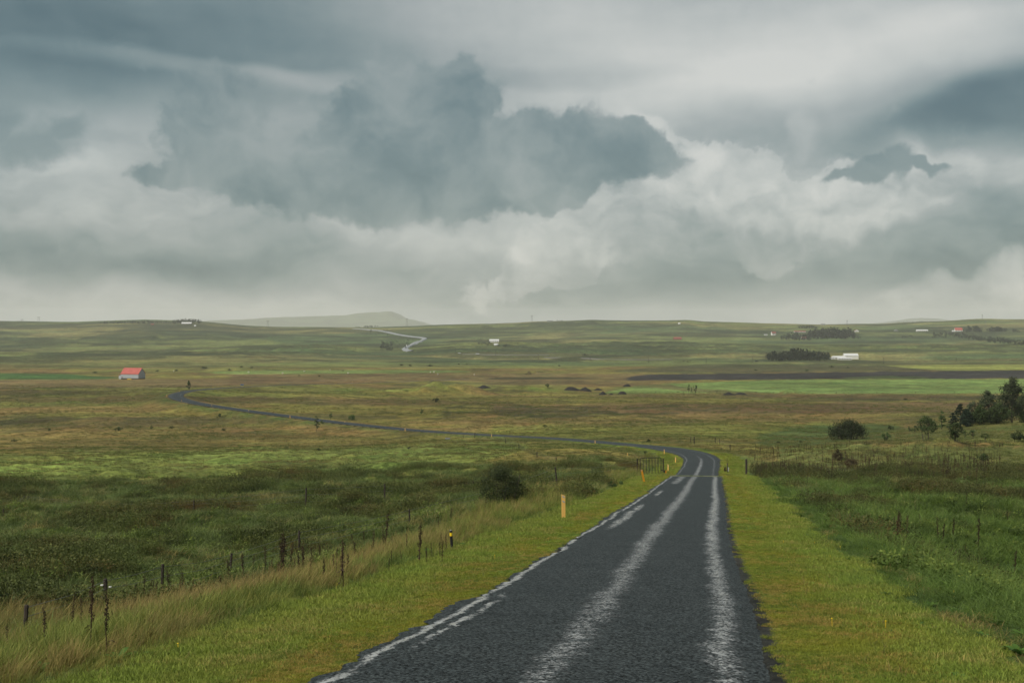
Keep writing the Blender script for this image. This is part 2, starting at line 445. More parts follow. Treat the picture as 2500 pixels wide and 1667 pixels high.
# far hillside
fz = sm(1450, 1750, GY)
lay(FG, fz)
lay(FB, fz * sm(-0.05, 0.45, nz(520, 420, 131, 4)) * 0.8)
lay(c3(0.060, 0.105, 0.045), fz * sm(0.1, 0.5, nz(380, 300, 141, 4)) * 0.7)
lay(FD, fz * sm(0.22, 0.5, nz(210, 130, 151, 5)) * 0.75)
steep = sm(0.02, 0.20, terr) * far
lay(FD, steep * sm(-0.2, 0.3, nz(300, 300, 161, 4)) * 0.75)
# strips of the valley floor
lay(c3(0.150, 0.115, 0.055), band([-400, 0, 500, 900], [924, 926, 925, 925], [946, 946, 944, 930], 2, 1.5, 1) * 0.75)
lay(c3(0.135, 0.095, 0.045), band([560, 1000, 1300, 1900], [913, 910, 911, 915], [938, 930, 934, 926], 2, 2, 2) * 0.75)
lay(c3(0.055, 0.115, 0.032), band([-300, 0, 150, 262, 300], [908, 911, 913, 919, 922], [926, 926, 926, 925, 923], 1.5, 1, 3))
lay(c3(0.140, 0.190, 0.055), band([520, 600, 900, 1060, 1150], [907, 905, 903, 904, 906], [913, 913, 912, 910, 907.5], 0.7, 0.5, 4))
lay(c3(0.120, 0.150, 0.050), band([-300, 400, 1250, 1600], [886, 886, 885, 888], [888.5, 888, 888, 890], 0.7, 0.7, 5) * 0.8)
lay(DK, band([-300, 0, 460, 520], [946, 946, 943, 942], [949, 948.5, 945.5, 944], 0.7, 0.5, 6) * 0.85)
lay(c3(0.160, 0.125, 0.060), band([-300, 0, 600, 1200], [943, 942, 944, 944], [945.5, 944.5, 945.5, 945.5], 0.7, 0.6, 61) * 0.5)
lay(DK, band([1190, 1300, 1380, 1460], [921.5, 920.5, 921, 924], [926.5, 926.5, 925.5, 925], 0.6, 0.8, 7))
lay(c3(0.036, 0.035, 0.034), band([1530, 1585, 1820, 2100, 2300, 2700], [921, 913.5, 912, 908, 905.5, 902], [929, 928, 926.5, 924.5, 925, 920], 0.8, 1.0, 8))
lay(c3(0.075, 0.105, 0.035), band([2060, 2180, 2270], [921, 917, 921], [924, 923.5, 923.5], 1.0, 1, 9) * 0.8)
lay(c3(0.055, 0.06, 0.03), band([1500, 1700, 1900, 2150, 2320, 2400], [905, 890, 888, 892, 902, 905], [908, 911, 909, 906, 905, 905], 1.5, 2, 10) * 0.8)
lay(c3(0.210, 0.230, 0.060), band([2170, 2300, 2500, 2800], [893, 890, 889, 887], [894, 904.5, 903, 901], 0.7, 0.5, 11))
lay(DK, band([2080, 2300, 2700], [887.5, 887, 885.5], [889.5, 889, 887.5], 0.6, 0.5, 12) * 0.8)
lay(c3(0.145, 0.215, 0.060), band([1475, 1565, 1677, 1860, 2000, 2800], [958, 940, 934, 929, 926, 925], [961, 960, 959.5, 958.5, 961, 961], 0.7, 0.6, 13))
lay(c3(0.115, 0.155, 0.048), band([1500, 1860, 2800], [944, 938, 938], [952, 950, 950], 4, 4, 14) * 0.5)
lay(c3(0.145, 0.118, 0.045), band([1440, 1900, 2000, 2800], [961.5, 960.5, 962.5, 962.5], [970, 972, 972, 972], 1.5, 2, 15) * 0.7)
lay(DK, band([2060, 2150, 2450, 2800], [972, 970, 967, 967], [978, 979, 977, 977], 1.2, 2, 16) * 0.9)
lay(c3(0.120, 0.080, 0.040), band([1200, 1700, 2500, 2900], [990, 985, 980, 980], [1006, 1012, 1008, 1005], 4, 4, 17) * 0.8)
lay(DK, band([1080, 1300, 1800], [994, 990, 994], [1018, 1022, 1004], 3, 6, 18) * sm(-0.45, 0.1, nz(14, 18, 171, 4)) * 0.95)
lay(c3(0.10, 0.075, 0.032), band([-300, 300, 900, 1250], [972, 965, 972, 978], [985, 982, 988, 990], 4, 5, 181) * 0.8)
lay(c3(0.095, 0.075, 0.03), band([-300, 200, 500], [1022, 1020, 1026], [1046, 1046, 1040], 5, 6, 182) * 0.8)
lay(c3(0.09, 0.07, 0.032), band([1180, 1500, 1900, 2300], [930, 931, 962, 966], [938, 940, 972, 976], 2, 3, 183) * 0.7)
lay(c3(0.115, 0.095, 0.035), band([1150, 1700, 2500], [1024, 1020, 1018], [1036, 1030, 1030], 4, 4, 19) * 0.6)
lay(c3(0.150, 0.165, 0.036), band([1200, 1600, 2050, 2200], [1038, 1036, 1030, 1032], [1066, 1070, 1066, 1050], 5, 4, 20) * 0.75)
lay(DK, band([440, 600, 680, 740], [1020, 1012, 1022, 1033], [1030, 1036, 1038, 1036], 3, 5, 21) * 0.75)
lay(DK, band([-100, 200, 420, 560], [1018, 1018, 1022, 1030], [1040, 1042, 1034, 1032], 4, 6, 22) * sm(-0.3, 0.2, nz(20, 24, 181, 4)) * 0.8)
lay(DK, band([-100, 60, 200, 340], [952, 953, 955, 958], [962, 968, 964, 960], 2, 3, 23) * 0.7)
lay(c3(0.185, 0.150, 0.046), band([-200, 0, 300, 700, 1000], [1058, 1056, 1052, 1060, 1078], [1102, 1100, 1094, 1086, 1088], 6, 6, 24) * 0.75)
# green rise on the left
lay(c3(0.135, 0.170, 0.040), band([-400, 0, 500, 850, 1000, 1180, 1290], [1112, 1110, 1098, 1092, 1086, 1074, 1078], [1182, 1180, 1170, 1160, 1152, 1128, 1095], 5, 6, 25) * 0.95)
lay(c3(0.165, 0.190, 0.050), band([-400, 0, 500, 850, 1000, 1180, 1290], [1112, 1110, 1098, 1092, 1086, 1074, 1078], [1182, 1180, 1170, 1160, 1152, 1128, 1095], 5, 6, 25) * sm(-0.1, 0.5, nz(22, 22, 191, 4)) * 0.6)
# right-hand meadow and the ground among the trees
lay(c3(0.100, 0.130, 0.036), band([1900, 2050, 2500, 2900], [1085, 1085, 1090, 1090], [1175, 1150, 1150, 1150], 5, 6, 26) * 0.8)
lay(c3(0.050, 0.090, 0.028), band([1850, 1950, 2150, 2260], [1062, 1040, 1036, 1050], [1090, 1088, 1072, 1060], 4, 4, 27) * 0.75)
lay(c3(0.120, 0.135, 0.038), band([2160, 2300, 2900], [1050, 1030, 1022], [1075, 1078, 1078], 3, 3, 28) * 0.8)
# brush country, both sides, close
brush = (1 - sm(1165, 1185, 0 * PY + PY * -1 + 2 * 1175)) # placeholder, replaced below
brush = sm(1168, 1190, PY) * (PX < 1700) * (GY > 3) + (sm(1148, 1165, PY) * (PX >= 1700)) * (GY > 3)
lay(c3(0.044, 0.056, 0.018), brush)
lay(c3(0.085, 0.110, 0.032), brush * sm(-0.05, 0.35, nz(7, 9, 201, 4)))
lay(c3(0.050, 0.090, 0.026), sm(3, 6, S) * (1 - sm(55, 95, GY)) * (GY > -15))
# banks and verges of the road
bk = (1 - sm(0.0, 1.0, (a - hw - ver) / (bank * np.interp(GY, [0, 120, 200], [0.8, 0.35, 0.6])))) * on
vmix = sm(-0.4, 0.4, nz(3, 6, 211, 4))[..., None]
tall = c3(0.105, 0.105, 0.034) * (1 - vmix) + c3(0.075, 0.115, 0.028) * vmix
lay(tall, bk * (S < 0) * (GY < 1000) * 0.9)
lay(c3(0.070, 0.115, 0.028), bk * (S > 0) * (GY < 260) * 0.8)
vg = (1 - sm(-0.25, 0.35, a - hw - ver + 0.5 * nz(2.5, 4, 221, 3))) * on
vcol = c3(0.155, 0.175, 0.020) * (1 - vmix) + c3(0.110, 0.165, 0.024) * vmix
lay(vcol, vg * (GY < 330))
lay(c3(0.150, 0.120, 0.050), vg * sm(330, 380, GY) * 0.8)
streak = sm(0.35, 0.0, np.abs(a - hw - 1.45 + 0.35 * nz(3, 9, 231, 3)))
lay(c3(0.165, 0.120, 0.042), vg * streak * 0.45 * (GY < 200))
lay(c3(0.035, 0.038, 0.034), (1 - sm(-0.08, 0.08, a - hw)) * on * (GY < 330))

# ------------------------------------------------------------------ materials
def nodes(name):
    m_ = bpy.data.materials.new(name); m_.use_nodes = True
    nt = m_.node_tree; nt.nodes.clear()
    return m_, nt, nt.nodes, nt.links
def tnoise(N, L, scale, detail=4, rough=0.55, vec=None):
    t = N.new('ShaderNodeTexNoise'); t.inputs['Scale'].default_value = scale; t.inputs['Detail'].default_value = detail; t.inputs['Roughness'].default_value = rough
    if vec is not None: L.new(vec, t.inputs['Vector'])
    return t
def mix(N, L, f, a_, b_, blend='MIX'):
    x = N.new('ShaderNodeMix'); x.data_type = 'RGBA'; x.blend_type = blend
    for k, v in (('Factor', f), ('A', a_), ('B', b_)):
        if isinstance(v, (int, float)): x.inputs[k].default_value = v
        elif isinstance(v, tuple): x.inputs[k].default_value = (v + (1,))[:4]
        else: L.new(v, x.inputs[k])
    return x.outputs['Result']
def mr(N, L, v, a_, b_, c_=0.0, d_=1.0):
    x = N.new('ShaderNodeMapRange'); x.interpolation_type = 'SMOOTHSTEP'; L.new(v, x.inputs['Value'])
    for k, q in zip(('From Min', 'From Max', 'To Min', 'To Max'), (a_, b_, c_, d_)): x.inputs[k].default_value = q
    return x.outputs['Result']
def math_(N, L, op, a_, b_=0.0, c_=0.0):
    x = N.new('ShaderNodeMath'); x.operation = op
    for i, v in enumerate((a_, b_, c_)):
        if isinstance(v, (int, float)): x.inputs[i].default_value = v
        else: L.new(v, x.inputs[i])
    return x.outputs[0]

def ground_material():
    m_, nt, N, L = nodes('ground cover')
    at_ = N.new('ShaderNodeAttribute'); at_.attribute_name = 'land'
    geo = N.new('ShaderNodeNewGeometry'); pos = geo.outputs['Position']
    c = at_.outputs['Color']
    fine = tnoise(N, L, 9.0, 5, 0.65, pos); medn = tnoise(N, L, 1.3, 5, 0.6, pos); big = tnoise(N, L, 0.16, 6, 0.6, pos); huge = tnoise(N, L, 0.028, 6, 0.6, pos)
    giant = tnoise(N, L, 0.006, 7, 0.62, pos)
    def modulate(c, fac, lo, hi, d_, b_):
        k = mr(N, L, fac, lo, hi, d_, b_)
        cc = N.new('ShaderNodeVectorMath'); cc.operation = 'SCALE'; L.new(c, cc.inputs[0]); L.new(k, cc.inputs['Scale'])
        return cc.outputs[0]
    c = modulate(c, fine.outputs['Fac'], 0.3, 0.7, 0.60, 1.40)
    c = modulate(c, medn.outputs['Fac'], 0.3, 0.7, 0.62, 1.38)
    c = modulate(c, big.outputs['Fac'], 0.32, 0.68, 0.72, 1.28)
    c = modulate(c, huge.outputs['Fac'], 0.32, 0.68, 0.76, 1.24)
    c = modulate(c, giant.outputs['Fac'], 0.35, 0.65, 0.78, 1.20)
    # ochre and green drift
    hue = tnoise(N, L, 0.09, 5, 0.6, pos)
    c = mix(N, L, mr(N, L, hue.outputs['Fac'], 0.45, 0.65, 0, 0.35), c, mix(N, L, 1.0, c, (1.35, 0.95, 0.95), 'MULTIPLY'))
    hue2 = tnoise(N, L, 0.05, 5, 0.6, pos)
    c = mix(N, L, mr(N, L, hue2.outputs['Fac'], 0.5, 0.68, 0, 0.45), c, mix(N, L, 1.0, c, (0.75, 1.12, 0.9), 'MULTIPLY'))
    p = N.new('ShaderNodeBsdfPrincipled'); L.new(c, p.inputs['Base Color']); p.inputs['Roughness'].default_value = 0.95
    p.inputs['Specular IOR Level'].default_value = 0.12
    h = math_(N, L, 'ADD', math_(N, L, 'MULTIPLY', fine.outputs['Fac'], 0.05), math_(N, L, 'MULTIPLY', medn.outputs['Fac'], 0.32))
    h = math_(N, L, 'ADD', h, math_(N, L, 'MULTIPLY', big.outputs['Fac'], 1.6))
    h = math_(N, L, 'ADD', h, math_(N, L, 'MULTIPLY', huge.outputs['Fac'], 5.0))
    b = N.new('ShaderNodeBump'); b.inputs['Strength'].default_value = 0.8; b.inputs['Distance'].default_value = 1.0
    L.new(h, b.inputs['Height']); L.new(b.outputs[0], p.inputs['Normal'])
    o = N.new('ShaderNodeOutputMaterial'); L.new(p.outputs[0], o.inputs['Surface'])
    return m_

def mesh_np(name, verts, faces, mat=None, smooth=False):
    """verts (N,3), faces (M,3|4) arrays"""
    me = bpy.data.meshes.new(name)
    v = np.ascontiguousarray(verts, np.float32); f = np.ascontiguousarray(faces, np.int32)
    me.vertices.add(len(v)); me.vertices.foreach_set('co', v.ravel())
    k = f.shape[1]
    me.loops.add(len(f) * k); me.loops.foreach_set('vertex_index', f.ravel())
    me.polygons.add(len(f)); me.polygons.foreach_set('loop_start', np.arange(0, len(f) * k, k, dtype=np.int32))
    me.polygons.foreach_set('use_smooth', np.full(len(f), smooth))
    me.update(calc_edges=True)
    if mat: me.materials.append(mat)
    return me
def link(name, me, parent=None, loc=(0, 0, 0), rz=0.0):
    o = bpy.data.objects.new(name, me); COL.objects.link(o)
    o.location = loc; o.rotation_euler = (0, 0, rz)
    if parent: o.parent = parent
    return o

# ground mesh
nr, nc = Z.shape
idx = np.arange(nr * nc).reshape(nr, nc)
quads = np.stack([idx[:-1, :-1], idx[:-1, 1:], idx[1:, 1:], idx[1:, :-1]], -1).reshape(-1, 4)
gme = mesh_np('ground', np.stack([GX, GY, Z], -1).reshape(-1, 3), quads, ground_material(), True)
at_ = gme.color_attributes.new('land', 'FLOAT_COLOR', 'POINT')
cc = np.ones((nr * nc, 4), np.float32); cc[:, :3] = np.clip(col.reshape(-1, 3), 0.004, 0.5)
at_.data.foreach_set('color', cc.ravel())
ground = tag(link('ground', gme), 'rolling valley floor and hillsides of rough grass, heath and hay meadow', kind='structure')

# ------------------------------------------------------------------ road
def road_material():
    m_, nt, N, L = nodes('wet chip-seal asphalt')
    uv = N.new('ShaderNodeUVMap'); uv.uv_map = 'lane'
    sp = N.new('ShaderNodeSeparateXYZ'); L.new(uv.outputs[0], sp.inputs[0])
    s, v = sp.outputs['X'], sp.outputs['Y']
    geo = N.new('ShaderNodeNewGeometry'); pos = geo.outputs['Position']
    chips = N.new('ShaderNodeTexVoronoi'); chips.inputs['Scale'].default_value = 34; L.new(pos, chips.inputs['Vector'])
    grain = tnoise(N, L, 28, 6, 0.75, pos); grain2 = tnoise(N, L, 7, 4, 0.7, pos); patch = tnoise(N, L, 0.9, 5, 0.6, pos)
    def mp(sx, sy, off=0.0):
        x = N.new('ShaderNodeMapping'); x.inputs['Scale'].default_value = (sx, sy, 1); x.inputs['Location'].default_value = (off, off, 0); L.new(uv.outputs[0], x.inputs[0]); return x.outputs[0]
    wob = tnoise(N, L, 1.0, 4, 0.6, mp(0.25, 0.16)); wob2 = tnoise(N, L, 1.0, 4, 0.65, mp(1.2, 0.9, 31)); wide = tnoise(N, L, 1.0, 3, 0.55, mp(0.4, 0.35, 77))
    def sub(x, y): return math_(N, L, 'SUBTRACT', x, y)
    def mul(x, y): return math_(N, L, 'MULTIPLY', x, y)
    def add(x, y): return math_(N, L, 'ADD', x, y)
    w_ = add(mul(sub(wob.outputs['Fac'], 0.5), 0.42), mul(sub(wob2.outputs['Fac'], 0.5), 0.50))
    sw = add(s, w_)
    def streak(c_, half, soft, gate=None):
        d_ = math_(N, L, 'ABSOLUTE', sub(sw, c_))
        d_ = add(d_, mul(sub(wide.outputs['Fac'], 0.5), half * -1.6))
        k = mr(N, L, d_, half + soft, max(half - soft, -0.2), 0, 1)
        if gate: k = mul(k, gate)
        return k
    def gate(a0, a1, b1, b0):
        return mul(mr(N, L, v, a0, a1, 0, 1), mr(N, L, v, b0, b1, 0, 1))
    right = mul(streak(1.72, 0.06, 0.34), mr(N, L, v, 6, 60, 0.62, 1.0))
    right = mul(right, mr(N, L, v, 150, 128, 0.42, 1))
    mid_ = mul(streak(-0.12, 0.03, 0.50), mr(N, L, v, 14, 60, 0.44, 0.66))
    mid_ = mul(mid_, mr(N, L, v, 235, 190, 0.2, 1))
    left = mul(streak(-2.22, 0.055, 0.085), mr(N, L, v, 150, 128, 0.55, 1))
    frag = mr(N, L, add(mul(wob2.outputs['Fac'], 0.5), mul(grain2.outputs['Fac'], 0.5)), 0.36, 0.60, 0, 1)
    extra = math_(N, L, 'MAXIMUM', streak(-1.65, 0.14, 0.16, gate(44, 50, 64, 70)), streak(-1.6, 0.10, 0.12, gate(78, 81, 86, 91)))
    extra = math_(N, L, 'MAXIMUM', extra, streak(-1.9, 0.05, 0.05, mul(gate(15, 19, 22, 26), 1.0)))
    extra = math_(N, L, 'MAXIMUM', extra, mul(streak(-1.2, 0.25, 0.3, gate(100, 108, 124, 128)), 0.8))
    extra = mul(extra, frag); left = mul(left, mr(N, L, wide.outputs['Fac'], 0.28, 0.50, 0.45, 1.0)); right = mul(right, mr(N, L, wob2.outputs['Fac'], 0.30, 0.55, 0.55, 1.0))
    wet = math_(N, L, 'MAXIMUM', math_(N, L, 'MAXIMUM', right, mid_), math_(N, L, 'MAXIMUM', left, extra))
    # water gathers between the stones: the streaks are broken up by the grain
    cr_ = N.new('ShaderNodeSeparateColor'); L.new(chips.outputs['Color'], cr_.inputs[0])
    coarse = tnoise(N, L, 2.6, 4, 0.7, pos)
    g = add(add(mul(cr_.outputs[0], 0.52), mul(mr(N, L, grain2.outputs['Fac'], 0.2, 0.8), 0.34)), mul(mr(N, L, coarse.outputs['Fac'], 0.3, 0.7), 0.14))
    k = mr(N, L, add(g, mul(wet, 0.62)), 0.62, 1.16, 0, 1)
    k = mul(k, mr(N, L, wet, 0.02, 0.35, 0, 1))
    base = mix(N, L, mr(N, L, cr_.outputs[1], 0.1, 0.95), (0.002, 0.003, 0.0035), (0.078, 0.092, 0.096))
    base = mix(N, L, mr(N, L, grain.outputs['Fac'], 0.42, 0.62), mix(N, L, 1.0, base, (0.55, 0.58, 0.6), 'MULTIPLY'), mix(N, L, 1.0, base, (1.45, 1.45, 1.45), 'MULTIPLY'))
    base = mix(N, L, mr(N, L, patch.outputs['Fac'], 0.35, 0.7, 0, 0.5), base, mix(N, L, 1.0, base, (0.62, 0.66, 0.68), 'MULTIPLY'))
    base = mix(N, L, k, base, (0.46, 0.47, 0.49))     # glare on the wet streaks, painted pale into the base colour
    p = N.new('ShaderNodeBsdfPrincipled'); L.new(base, p.inputs['Base Color'])
    rough = mr(N, L, k, 0, 1, 0.60, 0.14); L.new(rough, p.inputs['Roughness'])
    spec = mr(N, L, k, 0, 1, 0.08, 0.8); L.new(spec, p.inputs['Specular IOR Level'])
    h = add(mul(chips.outputs['Distance'], -0.35), mul(grain.outputs['Fac'], 1.0))
    h = mul(h, mr(N, L, k, 0, 1, 1.0, 0.12))
    b = N.new('ShaderNodeBump'); b.inputs['Strength'].default_value = 0.9; b.inputs['Distance'].default_value = 0.02
    L.new(h, b.inputs['Height']); L.new(b.outputs[0], p.inputs['Normal'])
    o = N.new('ShaderNodeOutputMaterial'); L.new(p.outputs[0], o.inputs['Surface'])
    return m_
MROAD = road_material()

def road_strip(name, y0, y1, label):
    ys = [y0]
    while ys[-1] < y1: ys.append(ys[-1] + max(0.07, (ys[-1] + 6) * 0.006 if ys[-1] < 150 else 1.2))
    ys = np.array(ys); ys[-1] = y1
    k = 11
    t = np.linspace(-1, 1, k)
    xc, zc, kk, h_ = road_x(ys), road_z(ys), road_k(ys), road_hw(ys)
    dxs = np.gradient(xc, ys)
    nx, ny = kk, -dxs * kk
    ragL = 0.14 * fbm(ys / 1.1, ys * 0 + 3.3, 300, 5, 0.65) + 0.12 * fbm(ys / 7, ys * 0 + 8.3, 302, 3)
    ragR = 0.14 * fbm(ys / 0.8, ys * 0 + 5.3, 304, 5, 0.65)
    fade = 1 - sm(90, 200, ys)
    sL = -h_ + ragL * fade; sR = h_ + ragR * fade
    s = sL[:, None] + (t[None] + 1) / 2 * (sR - sL)[:, None]
    vx = xc[:, None] + nx[:, None] * s; vy = ys[:, None] + ny[:, None] * s
    vz = zc[:, None] + 0.025 * (1 - (s / h_[:, None]) ** 2) + 0.012
    edge = np.abs(t)[None] > 0.99
    vz = vz - 0.05 * edge
    V_ = np.stack([vx, vy, vz], -1).reshape(-1, 3)
    i = np.arange(len(ys) * k).reshape(len(ys), k)
    q = np.stack([i[:-1, :-1], i[:-1, 1:], i[1:, 1:], i[1:, :-1]], -1).reshape(-1, 4)
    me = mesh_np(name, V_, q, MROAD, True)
    u = me.uv_layers.new(name='lane')
    uvv = np.stack([s, np.repeat(ys[:, None], k, 1)], -1).reshape(-1, 2)[q.ravel()]
    u.data.foreach_set('uv', uvv.astype(np.float32).ravel())
    o = link(name, me); tag(o, label, kind='structure')
    return o
GRID0, GRID1 = 128.2, 130.6
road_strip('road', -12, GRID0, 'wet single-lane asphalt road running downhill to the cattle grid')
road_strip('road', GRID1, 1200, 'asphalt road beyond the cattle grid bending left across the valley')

# ================================================================== mesh pieces
class MB:
    """collects simple solids into one mesh"""
    def __init__(s): s.v = []; s.f = []
    def add(s, vs, fs):
        k = len(s.v); s.v += [tuple(p) for p in vs]; s.f += [tuple(i + k for i in f) for f in fs]; return s
    def box(s, x0, x1, y0, y1, z0, z1):
        return s.add([(x0, y0, z0), (x1, y0, z0), (x1, y1, z0), (x0, y1, z0), (x0, y0, z1), (x1, y0, z1), (x1, y1, z1), (x0, y1, z1)],
                     [(0, 3, 2, 1), (4, 5, 6, 7), (0, 1, 5, 4), (1, 2, 6, 5), (2, 3, 7, 6), (3, 0, 4, 7)])
    def tube(s, pts, rad, k=6, cap=True):
        pts = [Vector(p) for p in pts]
        if isinstance(rad, (int, float)): rad = [rad] * len(pts)
        rings = []
        for i, p in enumerate(pts):
            d = (pts[min(i + 1, len(pts) - 1)] - pts[max(i - 1, 0)]).normalized()
            a_ = d.orthogonal().normalized(); b_ = d.cross(a_)
            if i == 0: ref = a_
            else:
                a_ = (ref - d * ref.dot(d)); a_ = a_.normalized() if a_.length > 1e-4 else d.orthogonal().normalized(); ref = a_; b_ = d.cross(a_)
            rings.append([p + (a_ * math.cos(2 * math.pi * j / k) + b_ * math.sin(2 * math.pi * j / k)) * rad[i] for j in range(k)])
        vs = [v for r in rings for v in r]; fs = []
        for i in range(len(pts) - 1):
            for j in range(k):
                fs.append((i * k + j, i * k + (j + 1) % k, (i + 1) * k + (j + 1) % k, (i + 1) * k + j))
        if cap: fs += [tuple(range(k - 1, -1, -1)), tuple((len(pts) - 1) * k + j for j in range(k))]
        return s.add(vs, fs)
    def prism(s, poly, y0, y1):
        """poly in x,z extruded along y"""
        n_ = len(poly)
        vs = [(x, y0, z) for x, z in poly] + [(x, y1, z) for x, z in poly]
        return s.add(vs, [tuple(range(n_)), tuple(range(2 * n_ - 1, n_ - 1, -1))] + [(i, i + n_, (i + 1) % n_ + n_, (i + 1) % n_) for i in range(n_)])
    def mesh(s, name, mat, bevel=0.0, smooth=False):
        me = bpy.data.meshes.new(name); me.from_pydata(s.v, [], s.f)
        if mat: me.materials.append(mat)
        import bmesh
        bm = bmesh.new(); bm.from_mesh(me)
        bmesh.ops.recalc_face_normals(bm, faces=bm.faces)
        if bevel: bmesh.ops.bevel(bm, geom=list(bm.edges), offset=bevel, segments=2, affect='EDGES', profile=0.6)
        bm.to_mesh(me); bm.free()
        if smooth:
            for p in me.polygons: p.use_smooth = True
        return me
    def build(s, name, mat, parent=None, loc=(0, 0, 0), rz=0.0, **k):
        return link(name, s.mesh(name, mat, **k), parent, loc, rz)
def empty(name, loc, rz=0.0, tilt=None):
    o = bpy.data.objects.new(name, None); COL.objects.link(o); o.empty_display_size = 0.3
    o.location = loc; o.rotation_euler = (tilt[0], tilt[1], rz) if tilt else (0, 0, rz); return o
def copy_thing(o, loc, rz=None, label=None, scale=None, rot=None):
    c = o.copy(); COL.objects.link(c); c.location = loc
    if rz is not None: c.rotation_euler = (0, 0, rz)
    if rot is not None: c.rotation_euler = rot
    if scale is not None: c.scale = (scale,) * 3 if isinstance(scale, (int, float)) else scale
    if label: c['label'] = label
    for ch in list(o.children):
        d = ch.copy(); COL.objects.link(d); d.parent = c
        for g in ch.children:
            e = g.copy(); COL.objects.link(e); e.parent = d
    return c

def paint(name, rgb, rough=0.6, var=0.25, scale=6.0, spec=0.3, bump=0.0, metal=0.0, dark=None):
    m_, nt, N, L = nodes(name)
    tc = N.new('ShaderNodeTexCoord').outputs['Object']
    t = tnoise(N, L, scale, 5, 0.6, tc)
    k = mr(N, L, t.outputs['Fac'], 0.35, 0.7)
    c = mix(N, L, k, tuple(rgb), tuple(dark) if dark else tuple(v * (1 - var * 1.6) for v in rgb))
    p = N.new('ShaderNodeBsdfPrincipled'); L.new(c, p.inputs['Base Color']); p.inputs['Roughness'].default_value = rough
    p.inputs['Specular IOR Level'].default_value = spec; p.inputs['Metallic'].default_value = metal
    if bump:
        b = N.new('ShaderNodeBump'); b.inputs['Strength'].default_value = bump; b.inputs['Distance'].default_value = 0.02
        L.new(t.outputs['Fac'], b.inputs['Height']); L.new(b.outputs[0], p.inputs['Normal'])
    o = N.new('ShaderNodeOutputMaterial'); L.new(p.outputs[0], o.inputs['Surface'])
    return m_
def leafmat(name, c0, c1, scale=0.5, trans=0.25, alt=None, aw=0.5, asc=0.15, lo=0.35, hi=0.65, tip=None):
    """foliage: two tones drifting over the place, a third in patches, and a random shade per plant"""
    m_, nt, N, L = nodes(name)
    pos = N.new('ShaderNodeNewGeometry').outputs['Position']
    t = tnoise(N, L, scale, 4, 0.6, pos)
    c = mix(N, L, mr(N, L, t.outputs['Fac'], lo, hi), tuple(c0), tuple(c1))
    oi = N.new('ShaderNodeObjectInfo')
    if alt:
        t2 = tnoise(N, L, asc, 4, 0.6, pos)
        v = math_(N, L, 'ADD', t2.outputs['Fac'], math_(N, L, 'MULTIPLY', math_(N, L, 'SUBTRACT', oi.outputs['Random'], 0.5), 0.28))
        c = mix(N, L, mr(N, L, v, 0.62 - aw * 0.25, 0.78 - aw * 0.25), c, tuple(alt))
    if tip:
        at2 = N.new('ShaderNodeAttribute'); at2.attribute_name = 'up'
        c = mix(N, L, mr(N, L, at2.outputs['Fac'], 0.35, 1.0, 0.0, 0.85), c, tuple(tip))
    k = mr(N, L, oi.outputs['Random'], 0.0, 1.0, 0.68, 1.32)
    cc_ = N.new('ShaderNodeVectorMath'); cc_.operation = 'SCALE'; L.new(c, cc_.inputs[0]); L.new(k, cc_.inputs['Scale'])
    d = N.new('ShaderNodeBsdfPrincipled'); L.new(cc_.outputs[0], d.inputs['Base Color']); d.inputs['Roughness'].default_value = 0.65; d.inputs['Specular IOR Level'].default_value = 0.22
    tr = N.new('ShaderNodeBsdfTranslucent'); L.new(cc_.outputs[0], tr.inputs['Color'])
    ms = N.new('ShaderNodeMixShader'); ms.inputs[0].default_value = trans; L.new(d.outputs[0], ms.inputs[1]); L.new(tr.outputs[0], ms.inputs[2])
    o = N.new('ShaderNodeOutputMaterial'); L.new(ms.outputs[0], o.inputs['Surface'])
    return m_

# ------------------------------------------------------------------ blades, leaves
def blades(n_, hgt, wid, rad, lean, bend, r, seg=3, windx=0.0):
    """a tuft of n_ tapering curved blades; returns verts, faces, up (0 root .. 1 tip)"""
    V_, F_, U_ = [], [], []
    for i in range(n_):
        an = r.uniform(0, 2 * math.pi); rr = rad * math.sqrt(r.uniform(0, 1))
        x0, y0 = rr * math.cos(an), rr * math.sin(an)
        h_ = hgt * r.uniform(0.55, 1.1); w_ = wid * r.uniform(0.7, 1.2)
        da = r.uniform(0, 2 * math.pi); l_ = lean * r.uniform(0.3, 1.2)
        dx, dy = math.cos(da) * l_ + windx * r.uniform(0.5, 1.4), math.sin(da) * l_
        fa = r.uniform(0, math.pi); px_, py_ = math.cos(fa), math.sin(fa)
        b0 = len(V_)
        for k in range(seg + 1):
            t = k / seg
            ww = w_ * (1 - t ** 1.5) * 0.5
            cx = x0 + dx * h_ * (t * 0.5 + bend * t * t); cy = y0 + dy * h_ * (t * 0.5 + bend * t * t)
            cz = h_ * (t - 0.35 * bend * t * t * min(1.6, math.hypot(dx, dy) * 1.5))
            if k < seg:
                V_ += [(cx - px_ * ww, cy - py_ * ww, cz), (cx + px_ * ww, cy + py_ * ww, cz)]; U_ += [t, t]
            else:
                V_.append((cx, cy, cz)); U_.append(1)
        for k in range(seg - 1):
            a_ = b0 + 2 * k; F_ += [(a_, a_ + 1, a_ + 3), (a_, a_ + 3, a_ + 2)]
        a_ = b0 + 2 * (seg - 1); F_.append((a_, a_ + 1, a_ + 2))
    return V_, F_, U_
